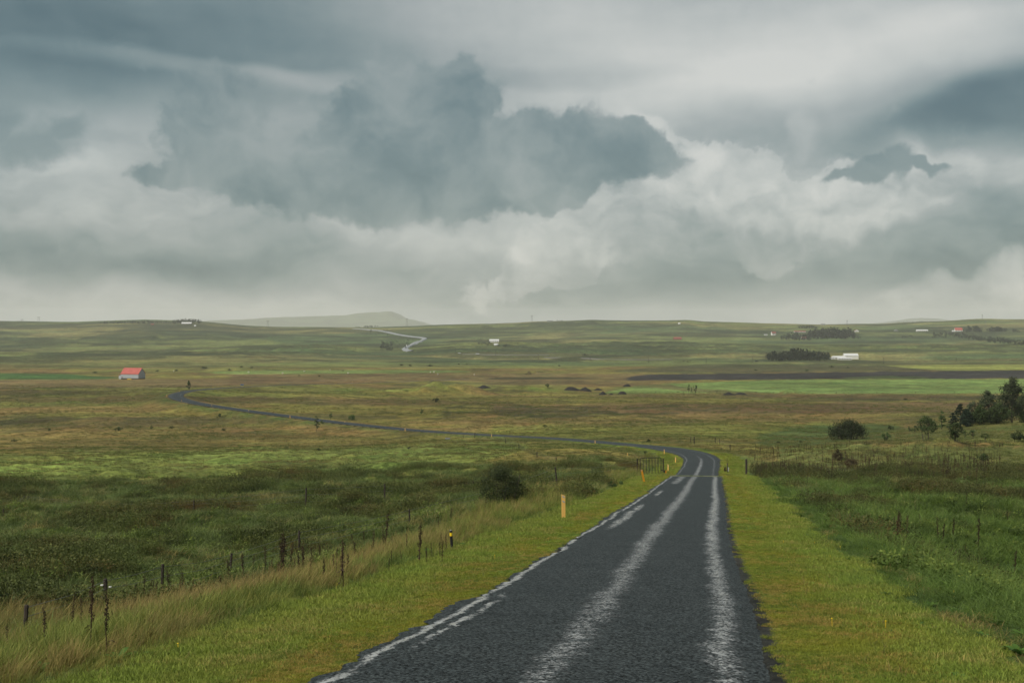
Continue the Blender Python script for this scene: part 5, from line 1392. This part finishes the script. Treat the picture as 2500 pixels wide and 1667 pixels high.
wood('dark wood around the farm below the right skyline', [(1975, 2087, 817, 828, 12, 22, 240), (1905, 1980, 822, 832, 6, 12, 120), (1950, 1995, 799, 802, 4, 7, 60), (2090, 2102, 822, 828, 5, 8, 8)], rw, 0.35)
wood('dark strip of conifers on the left skyline', [(240, 430, 788, 791, 4, 8, 170), (420, 492, 786, 791, 7, 11, 90)], rw, 0.8)
wood('plantation band slanting down near the right edge', [(2310, 2400, lambda x: 815 + (x - 2310) * 0.13, 7, 7, 11, 110), (2390, 2520, lambda x: 826 + (x - 2390) * 0.10, 8, 7, 11, 170), (2277, 2312, 815, 827, 6, 11, 40)], rw, 0.5)
wood('row of trees beside the broad red-roofed house', [(2353, 2400, 808, 811, 8, 16, 40), (2408, 2458, 808, 811, 6, 14, 50), (2474, 2488, 808, 812, 5, 8, 10)], rw, 0.4)
wood('line of little trees on the skyline beside the far mountain', [(865, 880, 799, 800, 2, 4, 10), (880, 900, 798, 799.5, 2, 5, 14), (890, 924, 797.5, 799.5, 3, 6, 22)], rw, 0.4)
wood('shrub rows around the long white barn', [(1150, 1196, 826, 832, 2, 4, 24), (1168, 1200, 838, 844, 3, 6, 24), (1212, 1245, 843, 847.5, 3, 5, 34)], rw, 0.1)
wood('dark scrub in the gully beside the far road', [(930, 960, 838, 858, 6, 12, 50), (890, 960, 806, 822, 3, 5, 40), (960, 1010, 826, 850, 3, 6, 40)], rw, 0.1)
wood('dark bushes on the lower hillside in the middle', [(1422, 1436, 867, 869, 3, 5, 14), (1655, 1692, 881, 885, 2, 4, 30), (2200, 2228, 822, 825, 3, 5, 20)], rw, 0.1)
wood('bare twiggy trees on the middle skyline', [(1360, 1374, 783.5, 785, 2.5, 4, 10), (2190, 2260, 786, 789, 2, 4, 30)], rw, 0.1)

# ------------------------------------------------------------------ soil heaps
def heap(px0, px1, yt, yb, lab, mat=M_SOIL, s=0):
    p = hit((px0 + px1) / 2, yb); d_ = p[1]; W = unit(px1 - px0, d_) / 2; h_ = max(unit(yb - yt, d_), 0.6); D2 = W * 0.8
    n1_, n2_ = 26, 12
    vs = []; fs = []
    for j in range(n2_ + 1):
        r_ = j / n2_
        for i in range(n1_):
            a_ = 2 * math.pi * i / n1_; x = math.cos(a_) * r_; y = math.sin(a_) * r_
            k = 1 + 0.35 * float(vn(x * 2 + s, y * 2, 7)); z = h_ * (1 - r_ ** 1.5) * k + 0.25 * h_ * float(vn(x * 5 + s, y * 5, 8)) * (1 - r_) - 0.25 * r_
            vs.append((x * W * (1 + 0.2 * float(vn(a_ * 1.5 + s, 0.3, 9))), y * D2 + D2 * 0.5, z))
    for j in range(n2_):
        for i in range(n1_):
            fs.append((j * n1_ + i, j * n1_ + (i + 1) % n1_, (j + 1) * n1_ + (i + 1) % n1_, (j + 1) * n1_ + i))
    mb = MB().add(vs, fs); o = mb.build('soil_heap', mat, None, p, smooth=True); tag(o, lab, 'soil heap', 'black soil heaps near the green field'); return o
heap(1374, 1418, 944.5, 953, 'long low black soil heap, leftmost of the heaps', s=1)
heap(1412, 1446, 945, 955, 'peaked black soil heap, largest of the upper cluster', s=2)
heap(1448, 1473, 946.5, 953, 'small black soil heap at the right end of the upper cluster', s=3)
heap(1519, 1542, 936.5, 944, 'black soil heap farthest back at the tip of the green field', s=4)
heap(1460, 1484, 956, 964, 'domed black soil heap, left one of the two nearest', s=5)
heap(1507, 1532, 954.5, 962.5, 'domed black soil heap, right one of the two nearest', s=6)
heap(1482, 1502, 960.5, 963.5, 'flat scrap of black soil between the two nearest heaps', s=7)
heap(1762, 1800, 958.5, 964.5, 'low dark heap at the near edge of the green field, left of the ridge', s=8)
heap(1792, 1827, 958, 963.5, 'low dark heap right beside another below the green field', s=9)
heap(1160, 1202, 941, 948, 'dark broken earth slope at the right end of the grassy mound', s=10)

# ------------------------------------------------------------------ pylons and poles
def pylon(px, yt, yb, wpx, lab):
    p = hit(px, yb, 3000, 5600); d_ = p[1]; h_ = unit(yb - yt, d_); w_ = unit(wpx, d_) / 2; r_ = max(0.25, 0.5 * d_ / 3472 * 0.5)
    o = empty('power_pylon', p); tag(o, lab, 'power pylon', 'power pylons on the skyline')
    for s in (-1, 1): MB().tube([(s * w_, 0, -1), (s * w_ * 0.85, 0, h_)], [r_, r_ * 0.7], 8).build('pole', M_PYL, o)
    MB().box(-w_ * 2.0, w_ * 2.0, -0.2, 0.2, h_ * 0.93, h_ * 0.93 + 0.5).build('crossarm', M_PYL, o)
    MB().tube([(-w_, 0, h_ * 0.55), (w_ * 0.9, 0, h_ * 0.92)], 0.12, 5).tube([(w_, 0, h_ * 0.55), (-w_ * 0.9, 0, h_ * 0.92)], 0.12, 5).build('brace', M_PYL, o)
    for x in (-1.8, 0, 1.8): MB().tube([(x * w_, 0, h_ * 0.93), (x * w_, 0, h_ * 0.93 - 1.6)], 0.15, 6).build('insulator', M_GREYW, o)
pylon(54, 779.5, 784, 4, 'faint low pylon, leftmost on the left skyline')
pylon(94.5, 773.5, 785, 4, 'small two-legged pylon on the left skyline')
pylon(654, 782.5, 799, 3.6, 'two-legged pylon in front of the far mountain, left one')
pylon(993.5, 777, 797, 3.4, 'two-legged pylon at the right foot of the far mountain')
pylon(1298.5, 769.5, 788, 3, 'tall narrow pylon on the middle skyline')
pylon(2068, 781.5, 797, 1.2, 'thin dark pylon above the woods on the right skyline')
pylon(2406, 783, 802, 3.2, 'lattice-like pylon against the right hill')
pylon(2398, 768, 780, 1.0, 'thin mast on top of the right hill')
ud = None; upl = []
ups = [(501.5, 812, 824), (589, 823.5, 829), (664.5, 821.5, 833), (862, 845, 855), (868, 845, 855), (1112, 853.5, 866), (1210, 855, 868.5), (1314.5, 864.5, 877.5), (1441, 868.5, 881), (1583.5, 871.5, 886),
       (1724, 871.5, 886.5), (1837, 871.5, 886), (2157, 872.5, 888.5), (2334.5, 871, 882), (2165, 816, 825)]
for i, (px, yt, yb) in enumerate(ups):
    p = hit(px, yb, 1200)
    if ud is None:
        h0 = unit(yb - yt, p[1]); ud = empty('utility_pole', p)
        MB().tube([(0, 0, -0.8), (0, 0, h0)], [0.30, 0.2], 7).build('pole', M_WOOD, ud); MB().box(-1.3, 1.3, -0.1, 0.1, h0 * 0.93, h0 * 0.93 + 0.22).build('crossarm', M_WOOD, ud)
        for x in (-1.1, 0, 1.1): MB().tube([(x, 0, h0 * 0.93 + 0.2), (x, 0, h0 * 0.93 + 0.55)], 0.08, 5).build('insulator', M_GREYW, ud)
        o = ud
    else: o = copy_thing(ud, p, rz=0.1 * i, scale=(1, 1, unit(yb - yt, p[1]) / h0))
    upl.append((o, px, yb))
name_apart(upl, 'thin dark utility pole', 'utility pole', 'utility poles along the foot of the hills')

# ------------------------------------------------------------------ the far road winding up the hill
def ribbon(name, pts, width, lab, mat, tilt=0.28, dmin=1400, step=8):
    P3 = [Vector(hit(px, py, dmin)) for px, py in pts]
    Q = []
    for a_, b_ in zip(P3[:-1], P3[1:]):
        n_ = max(2, int((b_ - a_).length / step))
        for k in range(n_): Q.append(a_.lerp(b_, k / n_))
    Q.append(P3[-1]); A3 = np.array([[q.x, q.y] for q in Q])
    ker = np.array([1, 2, 3, 4, 3, 2, 1.0]); ker /= ker.sum()
    for c_ in (0, 1): A3[3:-3, c_] = np.convolve(A3[:, c_], ker, 'valid')
    zc = H(A3[:, 0], A3[:, 1]); zc = np.convolve(np.pad(zc, 6, mode='edge'), np.ones(13) / 13, 'valid')
    dr = np.gradient(A3, axis=0); dr /= np.linalg.norm(dr, axis=1)[:, None] + 1e-9
    nrm = np.stack([-dr[:, 1], dr[:, 0]], 1); nrm *= np.sign(nrm[:, 1:2] + 1e-9)      # pointing away from the viewer
    rows = []
    for s, dz in ((0.5, 0.7 + tilt * width * 0.5), (0.5, 0.7 + tilt * width * 0.5), (-0.5, 0.7), (-0.8, -0.9)):
        x = A3[:, 0] + nrm[:, 0] * s * width; y = A3[:, 1] + nrm[:, 1] * s * width
        rows.append(np.stack([x, y, zc + dz], 1))
    rows[0][:, 2] -= 2.5; rows[0][:, :2] += nrm * 2
    V_ = np.stack(rows, 1).reshape(-1, 3); k = 4; i = np.arange(len(A3) * k).reshape(-1, k)
    q = np.stack([i[:-1, :-1], i[:-1, 1:], i[1:, 1:], i[1:, :-1]], -1).reshape(-1, 4)
    o = link(name, mesh_np(name, V_, q, mat)); tag(o, lab, kind='structure'); return o
M_FARR = paint('worn pale asphalt', (0.26, 0.27, 0.28), 0.45, 0.08, 0.05, spec=0.5)
M_TRACK = paint('grey gravel track', (0.12, 0.12, 0.10), 0.8, 0.15, 0.05)
ribbon('road', [(862, 803.5), (883, 804.3), (905, 806), (926.5, 808), (948, 812), (967, 816.5), (990, 820.5), (1008, 823), (1026, 824.6), (1037, 826.5), (1034, 829.5), (1024.5, 834.5), (1008, 841), (993, 847.5), (988, 852.5), (992, 856), (1002, 858.5)], 9.5, 'pale asphalt road winding up the distant hillside', M_FARR, 0.30, 1500)
ribbon('track', [(1130, 865.5), (1200, 867), (1280, 867.5), (1340, 867)], 3.5, 'faint gravel track along the foot of the hills', M_TRACK, 0.2)
ribbon('track', [(1330, 873), (1430, 877), (1520, 879.5), (1640, 878)], 3, 'faint gravel track crossing the lower fields', M_TRACK, 0.2)

# ------------------------------------------------------------------ vehicles
def car(px, py, body, lab, tall=1.45, ln=4.3, dmin=1300, rz=0.0, up=0.9):
    p = hit(px, py, dmin); o = empty('car', (p[0], p[1], p[2] + up), rz); tag(o, lab, 'car')
    l = ln / 2
    MB().prism([(-l, 0.35), (l, 0.35), (l, 0.85), (l - 0.9, 0.98), (-l + 0.1, 1.0)], -0.88, 0.88).build('body', body, o, bevel=0.06)
    MB().prism([(-l + 0.25, 0.98), (l - 1.1, 0.97), (l - 1.75, tall), (-l + 0.6, tall)], -0.78, 0.78).build('cabin', body, o, bevel=0.06)
    MB().prism([(-l + 0.5, 1.02), (l - 1.35, 1.02), (l - 1.85, tall - 0.1), (-l + 0.75, tall - 0.1)], -0.80, 0.80).build('side_window', M_WIN, o)
    wh = MB().tube([(0, -0.11, 0), (0, 0.11, 0)], 0.34, 14).mesh('wheel', M_BLK)
    for x in (-l + 0.8, l - 0.85):
        for y in (-0.8, 0.8): link('wheel', wh, o, (x, y, 0.34))
    return o
car(994.5, 847.5, M_CARW, 'white van on the lower bend of the distant road', 2.3, 5.4, 1500, 0.9, 2.2)
car(991, 852.5, M_CARD, 'dark car following the white van down the distant road', 1.5, 4.3, 1500, 0.9, 2.0)
car(1166, 866, M_CARW, 'white car on the track below the middle hillside, larger of two', 1.9, 6.0, 1500, 0.05, 0.7)
car(1121.5, 864.5, M_CARW, 'small white car left of the larger white one below the hillside', 1.5, 4.3, 1500, 0.1, 0.7)
car(1847, 884, M_CARD, 'dark blue car parked left of the wood by the white farm', 1.7, 5.0, 1400, 0.05, 0.3)

# ------------------------------------------------------------------ sheep, crow, trough, sign
def sheep_mesh():
    mb = MB()
    rings = [(-0.48, 0.10), (-0.42, 0.24), (-0.2, 0.30), (0.1, 0.30), (0.34, 0.26), (0.44, 0.15), (0.50, 0.10)]
    mb.tube([(x, 0, 0.58 + 0.02 * i) for i, (x, r_) in enumerate(rings)], [r_ for x, r_ in rings], 10)
    mb.tube([(0.40, 0, 0.70), (0.56, 0, 0.86), (0.66, 0, 0.86), (0.78, 0, 0.76)], [0.13, 0.10, 0.09, 0.05], 8)
    for s in (-1, 1):
        mb.tube([(0.60, s * 0.06, 0.90), (0.58, s * 0.17, 0.88)], [0.035, 0.012], 5)
        for x in (-0.32, 0.28): mb.tube([(x, s * 0.14, 0.42), (x + 0.02, s * 0.14, 0.22), (x, s * 0.14, 0.0)], [0.075, 0.04, 0.035], 6)
    return mb.mesh('sheep', M_WOOL, smooth=True)
shm = sheep_mesh(); shl = []
for i, (px, py) in enumerate([(1051, 910.5), (1060, 910), (1069, 915.5), (1158, 916.5), (850, 912.5), (743, 908.5), (607, 910.5), (806, 904.5), (424, 907.5), (690, 913)]):
    p = hit(px, py); o = link('sheep', shm, None, p, rng.uniform(0, 6.28)); o.scale = (1.5, 1.5, 1.5)
    shl.append((o, px, py))
name_apart(shl, 'tiny pale sheep grazing', 'sheep', 'sheep on the valley floor')
p = hit(998, 1101); o = empty('crow', (p[0], p[1], p[2] + 0.25), 0.3); tag(o, 'black crow standing on the green rise', 'bird')
MB().tube([(-0.34, 0, 0.16), (-0.16, 0, 0.19), (0, 0, 0.24), (0.12, 0, 0.32), (0.2, 0, 0.42), (0.26, 0, 0.43), (0.36, 0, 0.41)], [0.02, 0.06, 0.095, 0.085, 0.055, 0.05, 0.008], 9).build('body', M_BLK, o, smooth=True)
for s in (-1, 1):
    MB().tube([(0.02, s * 0.04, 0.18), (0.03, s * 0.05, -0.28)], 0.014, 5).build('leg', M_BLK, o)
    MB().tube([(0.12, s * 0.07, 0.30), (-0.05, s * 0.12, 0.26), (-0.34, s * 0.06, 0.16)], [0.02, 0.055, 0.01], 6).build('wing', M_BLK, o)
p = hit(1093, 1073); o = empty('water_trough', (p[0], p[1], p[2] + 0.05), 0.12); tag(o, 'low dark grey trough on the top of the green rise below the road', 'trough')
w_ = unit(12, p[1]) / 2; MB().box(-w_, w_, -0.3, 0.3, 0.0, 0.06).box(-w_, w_, -0.3, -0.25, 0.06, 0.38).box(-w_, w_, 0.25, 0.3, 0.06, 0.38).box(-w_, -w_ + 0.05, -0.25, 0.25, 0.06, 0.38).box(w_ - 0.05, w_, -0.25, 0.25, 0.06, 0.38).build('basin', M_GREYW, o)
MB().box(-w_ + 0.05, w_ - 0.05, -0.25, 0.25, 0.06, 0.33).build('water', M_WIN, o)
p = hit(591, 943.5); o = empty('road_sign', p, 0.1); tag(o, 'small blue road sign beside the straight behind the far bend', 'road sign')
MB().box(-1.0, 1.0, -0.04, 0.04, 0.7, 1.5).build('panel', M_BLUE, o, bevel=0.02)
for x in (-0.7, 0.7): MB().tube([(x, 0.05, -0.3), (x, 0.05, 1.5)], 0.05, 6).build('pole', M_WIRE, o)

# ------------------------------------------------------------------ dead dock stalks and green dock plants near the road
def stalk(h_, r, full=1.0):
    o = empty('dead_stalk', (0, 0, 0))
    kx, ky = r.uniform(-0.05, 0.05), r.uniform(-0.05, 0.05)
    MB().tube([(0, 0, -0.05), (kx * 0.4, ky, 0.4), (kx, ky * 0.5, 0.75), (kx * 1.4, ky, 1.0)], [0.010, 0.009, 0.006, 0.003], 6).build('stem', M_DEAD, o)
    parts = []
    for b in range(7):
        z = 0.45 + 0.075 * b; L_ = 0.10 * (1 - 0.1 * b)
        v, f, u = leaves(int(34 * full), 0.022 + 0.01 * r.random(), 0.07, 0.022, r, 'ball', 1.5, z)
        v = [(x + kx * z + 0.02 * math.cos(b * 2.4), y + ky * z + 0.02 * math.sin(b * 2.4), z_) for x, y, z_ in v]; parts.append((v, f, u))
    link('seed_head', leaf_mesh('seed_head', parts, M_DEAD2), o)
    for b in range(4):
        a_ = r.uniform(0, 6.28); z = r.uniform(0.08, 0.45); l_ = r.uniform(0.07, 0.14); c_, s_ = math.cos(a_), math.sin(a_)
        V_ = []; 
        for k, (t, w) in enumerate(((0, 0.004), (0.5, 0.016), (1, 0.003))):
            x = l_ * t; zz = z + 0.03 * math.sin(t * 2.2) - 0.05 * t * t
            V_ += [(c_ * x - s_ * w, s_ * x + c_ * w, zz), (c_ * x + s_ * w, s_ * x - c_ * w, zz - 0.006)]
        MB().add(V_, [(0, 1, 3, 2), (2, 3, 5, 4)]).build('dead_leaf', M_DEAD, o)
    return o
stalks = [(16, 1618, 90), (115, 1605, 122), (170, 1575, 122), (200, 1561, 100), (220, 1590, 178), (263, 1604, 156), (280, 1556, 66), (353, 1498, 92), (380, 1480, 62), (417, 1482, 88), (443, 1466, 54), (474, 1470, 60),
          (540, 1462, 56), (593, 1422, 70), (617, 1400, 46), (648, 1410, 74), (684, 1443, 118), (696, 1436, 132), (704, 1400, 72), (737, 1420, 84), (764, 1382, 46), (781, 1380, 50), (829, 1428, 100), (838, 1440, 118), (861, 1344, 38), (889, 1342, 44),
          (909, 1376, 78), (935, 1350, 64), (941, 1342, 84), (1024, 1376, 98), (1073, 1308, 50), (1100, 1290, 50), (2188, 1336, 78), (2200, 1334, 84), (2212, 1330, 70), (2291, 1330, 66), (2300, 1332, 54), (2327, 1322, 56), (2360, 1238, 34), (2357, 1366, 38),
          (2387, 1350, 82), (2476, 1412, 68), (2460, 1285, 40), (2342, 1390, 40), (2216, 1398, 36), (2180, 1300, 40), (1970, 1190, 24), (2095, 1236, 32), (2250, 1290, 36)]
stl = {0: [], 1: []}
for k_ in range(46):
    px_ = random.Random(900 + k_).uniform(330, 1090); stalks.append((px_, 1500 - 0.19 * (px_ - 330) + random.Random(k_).uniform(-26, 22), random.Random(50 + k_).uniform(40, 80) * (1.15 - px_ / 2600)))
sp_ = [stalk(1, random.Random(k), 1.6 if k < 2 else 1.0) for k in range(4)]
for i, (px, yb, hp) in enumerate(stalks):
    p = hit(px, yb); h_ = unit(hp, p[1]) * 1.06
    o = sp_[i] if i < 4 else copy_thing(sp_[i % 4], p)
    o.location = p; fat = 0.95 if yb > 1500 else 1.3
    o.scale = (h_ * fat, h_ * fat, h_); o.rotation_euler = (rng.normal(0, 0.03), rng.normal(0.02, 0.03), rng.uniform(0, 6.28))
    stl[px > 1250].append((o, px, yb))
for k, side in ((0, 'on the left bank'), (1, 'in the hollow right of the road')):
    l = sorted(stl[k], key=lambda t: t[1])
    for j, (o, px, yb) in enumerate(l):
        big = 'tall' if unit(1, 1) and o.scale[2] > 0.95 else 'short'
        units_ = ['', '-first', '-second', '-third', '-fourth', '-fifth', '-sixth', '-seventh', '-eighth', '-ninth']
        def word(n_): return ORD[n_].replace('nearest', 'first') if n_ < 20 else ({2: 'twenty', 3: 'thirty', 4: 'forty', 5: 'fifty'}[(n_ + 1) // 10] + units_[(n_ + 1) % 10] if (n_ + 1) % 10 else {3: 'thirtieth', 4: 'fortieth', 5: 'fiftieth'}[(n_ + 1) // 10])
        half_ = j <= len(l) // 2
        tag(o, '%s dead dock stalk %s, %s from the %s' % (big, side, word(j if half_ else len(l) - 1 - j), 'left' if half_ else 'right'), 'dock stalk', 'dead dock stalks ' + side)
def rosette(r, n_=9):
    o = empty('dock_plant', (0, 0, 0))
    for k in range(n_):
        a_ = 2 * math.pi * k / n_ + r.uniform(-0.3, 0.3); l_ = r.uniform(0.75, 1.1); up_ = r.uniform(0.35, 1.0); c_, s_ = math.cos(a_), math.sin(a_)
        V_, F_ = [], []
        for j in range(6):
            t = j / 5; w = 0.24 * math.sin(math.pi * min(1, t * 0.9 + 0.08)) * l_ * 0.62; x = l_ * t * (0.55 + 0.35 * (1 - up_)); z = up_ * l_ * (t - 0.55 * t * t) + 0.02
            for s, dz in ((-1, 0.05), (0, 0), (1, 0.05)): V_.append((c_ * x - s_ * w * s, s_ * x + c_ * w * s, z + dz * w * 4))
        for j in range(5):
            b = j * 3; F_ += [(b, b + 1, b + 4, b + 3), (b + 1, b + 2, b + 5, b + 4)]
        MB().add(V_, F_).build('leaf', M_DOCK, o, smooth=True)
    return o
dk = [(290, 1612, .42), (345, 1606, .36), (100, 1640, .34), (262, 1570, .3), (1012, 1368, .34), (1046, 1352, .42), (1085, 1358, .3), (1130, 1334, .36), (1236, 1302, .30), (1300, 1288, .34), (1330, 1277, .3), (640, 1530, .2), (600, 1460, .26), (700, 1480, .24),
      (1862, 1222, .34), (1905, 1226, .42), (1935, 1238, .42), (1955, 1262, .38), (1985, 1285, .34), (2048, 1378, .30), (2072, 1372, .34), (2110, 1396, .36), (2125, 1420, .30), (2165, 1455, .36), (2185, 1472, .34), (2205, 1440, .3), (2060, 1434, .2), (2245, 1530, .26), (2340, 1655, .22),
      (2400, 1560, .34), (2452, 1590, .40), (2490, 1600, .46), (2498, 1560, .44), (2430, 1528, .34), (2275, 1480, .3), (2330, 1500, .34), (1995, 1320, .16), (2172, 1545, .14)]
dkl = {0: [], 1: []}
dp = [rosette(random.Random(90 + k)) for k in range(3)]
for i, (px, py, s_) in enumerate(dk):
    p = hit(px, py); o = dp[i] if i < 3 else copy_thing(dp[i % 3], p)
    o.location = p; o.rotation_euler = (rng.normal(0, .1), rng.normal(0, .1), rng.uniform(0, 6.28)); o.scale = (s_ * 0.62, s_ * 0.62, s_ * 0.62 * rng.uniform(0.7, 1.1))
    dkl[px > 1700].append((o, px, py))
for k, side in ((0, 'left'), (1, 'right')):
    for j, (o, px, yb) in enumerate(sorted(dkl[k], key=lambda t: t[1])):
        name_ = ORD[j].replace('nearest', 'first') if j < 20 else ['last', 'last but one', 'last but two', 'last but three', 'last but four', 'last but five', 'last but six'][min(6, len(dkl[k]) - 1 - j)]
        tag(o, 'broad-leaved green dock plant at the %s verge, %s counted from the left' % (side, name_), 'dock plant', 'broad-leaved dock plants at the %s verge' % side)
# dandelions
M_DAN = paint('yellow flower', (0.75, 0.50, 0.02), 0.7, 0.05, 30)
def d_dan(x, y):
    e = np.abs(road_s(x, y)) - road_hw(y); return (e > 0.8) * (e < 4.5) * 0.09
P_ = sample_xy(d_dan, 13, 45, 0.4)
fm_ = MB(); fm_.tube([(0, 0, 0), (0, 0, 0.10)], 0.003, 4); fm_.tube([(0, 0, 0.098), (0, 0, 0.106), (0, 0, 0.112)], [0.006, 0.012, 0.007], 8)
scatter('dandelions', 'scattered yellow dandelion heads in the mown verges', [fm_.mesh('dandelion', M_DAN)], P_, rng.uniform(0.8, 1.2, len(P_)))

# ------------------------------------------------------------------ far mountains
def mountain(name, prof, d0, depth, base_z, lab, s, alb):
    px = np.linspace(prof[0][0], prof[-1][0], 220); pr = np.array(prof); top = np.interp(px, pr[:, 0], pr[:, 1]) + 0.7 * fbm(px / 30, px * 0, s, 4)
    t = np.linspace(0, 1, 40); TT, PP = np.meshgrid(t, px, indexing='ij')
    y = d0 - depth * 0.5 + depth * TT * 1.5; x = (PP - CX) / F * d0 * (1 + 0 * y)
    ztop = EZ + (HY - top)[None] / F * d0
    env = np.where(TT < 1 / 3, 1 - ((1 / 3 - TT) * 3) ** 1.6, 1 - ((TT - 1 / 3) * 1.5) ** 2)
    z = base_z + (ztop - base_z) * env
    z += (ztop - base_z) * 0.20 * fbm(x / 900, y / 700, s + 3, 5) * np.sin(np.clip(TT * 3, 0, 1) * math.pi) * (TT < 1 / 3)
    i = np.arange(x.size).reshape(x.shape); q = np.stack([i[:-1, :-1], i[:-1, 1:], i[1:, 1:], i[1:, :-1]], -1).reshape(-1, 4)
    o = link(name, mesh_np(name, np.stack([x, y, z], -1).reshape(-1, 3), q, paint(name + ' grass and scree', alb, 0.95, 0.3, 0.004, spec=0.1), True)); tag(o, lab, kind='structure'); return o
mountain('mountain', [(380, 800), (470, 788), (517, 782), (600, 779.5), (654, 776), (763, 772), (845, 770.5), (872, 766), (913, 762.5), (940, 759.8), (954, 759.6), (967, 765), (986, 777), (1003, 780), (1024, 785), (1040, 792), (1060, 800)],
         20000, 3000, EZ - 45, 'flat-topped far mountain pale in the haze', 600, (0.12, 0.15, 0.08))
mountain('mountain', [(2120, 796), (2181, 786), (2239, 777), (2282, 778), (2326, 784), (2400, 792), (2440, 800)], 21000, 2000, EZ - 45, 'faint far mountain behind the right skyline', 640, (0.12, 0.15, 0.10))

# ------------------------------------------------------------------ haze
hm, nt, N, L = nodes('haze')
vp = N.new('ShaderNodeVolumePrincipled'); vp.inputs['Color'].default_value = (0.99, 0.99, 0.98, 1); vp.inputs['Density'].default_value = 0.00005; vp.inputs['Anisotropy'].default_value = 0.0
o_ = N.new('ShaderNodeOutputMaterial'); L.new(vp.outputs[0], o_.inputs['Volume'])
zmin = float(Z.min()) - 1.5
hz = MB().box(-17500, 17500, -120, 23500, zmin, EZ + 235).build('haze', hm); tag(hz, 'thin pale haze over the whole valley', kind='stuff')
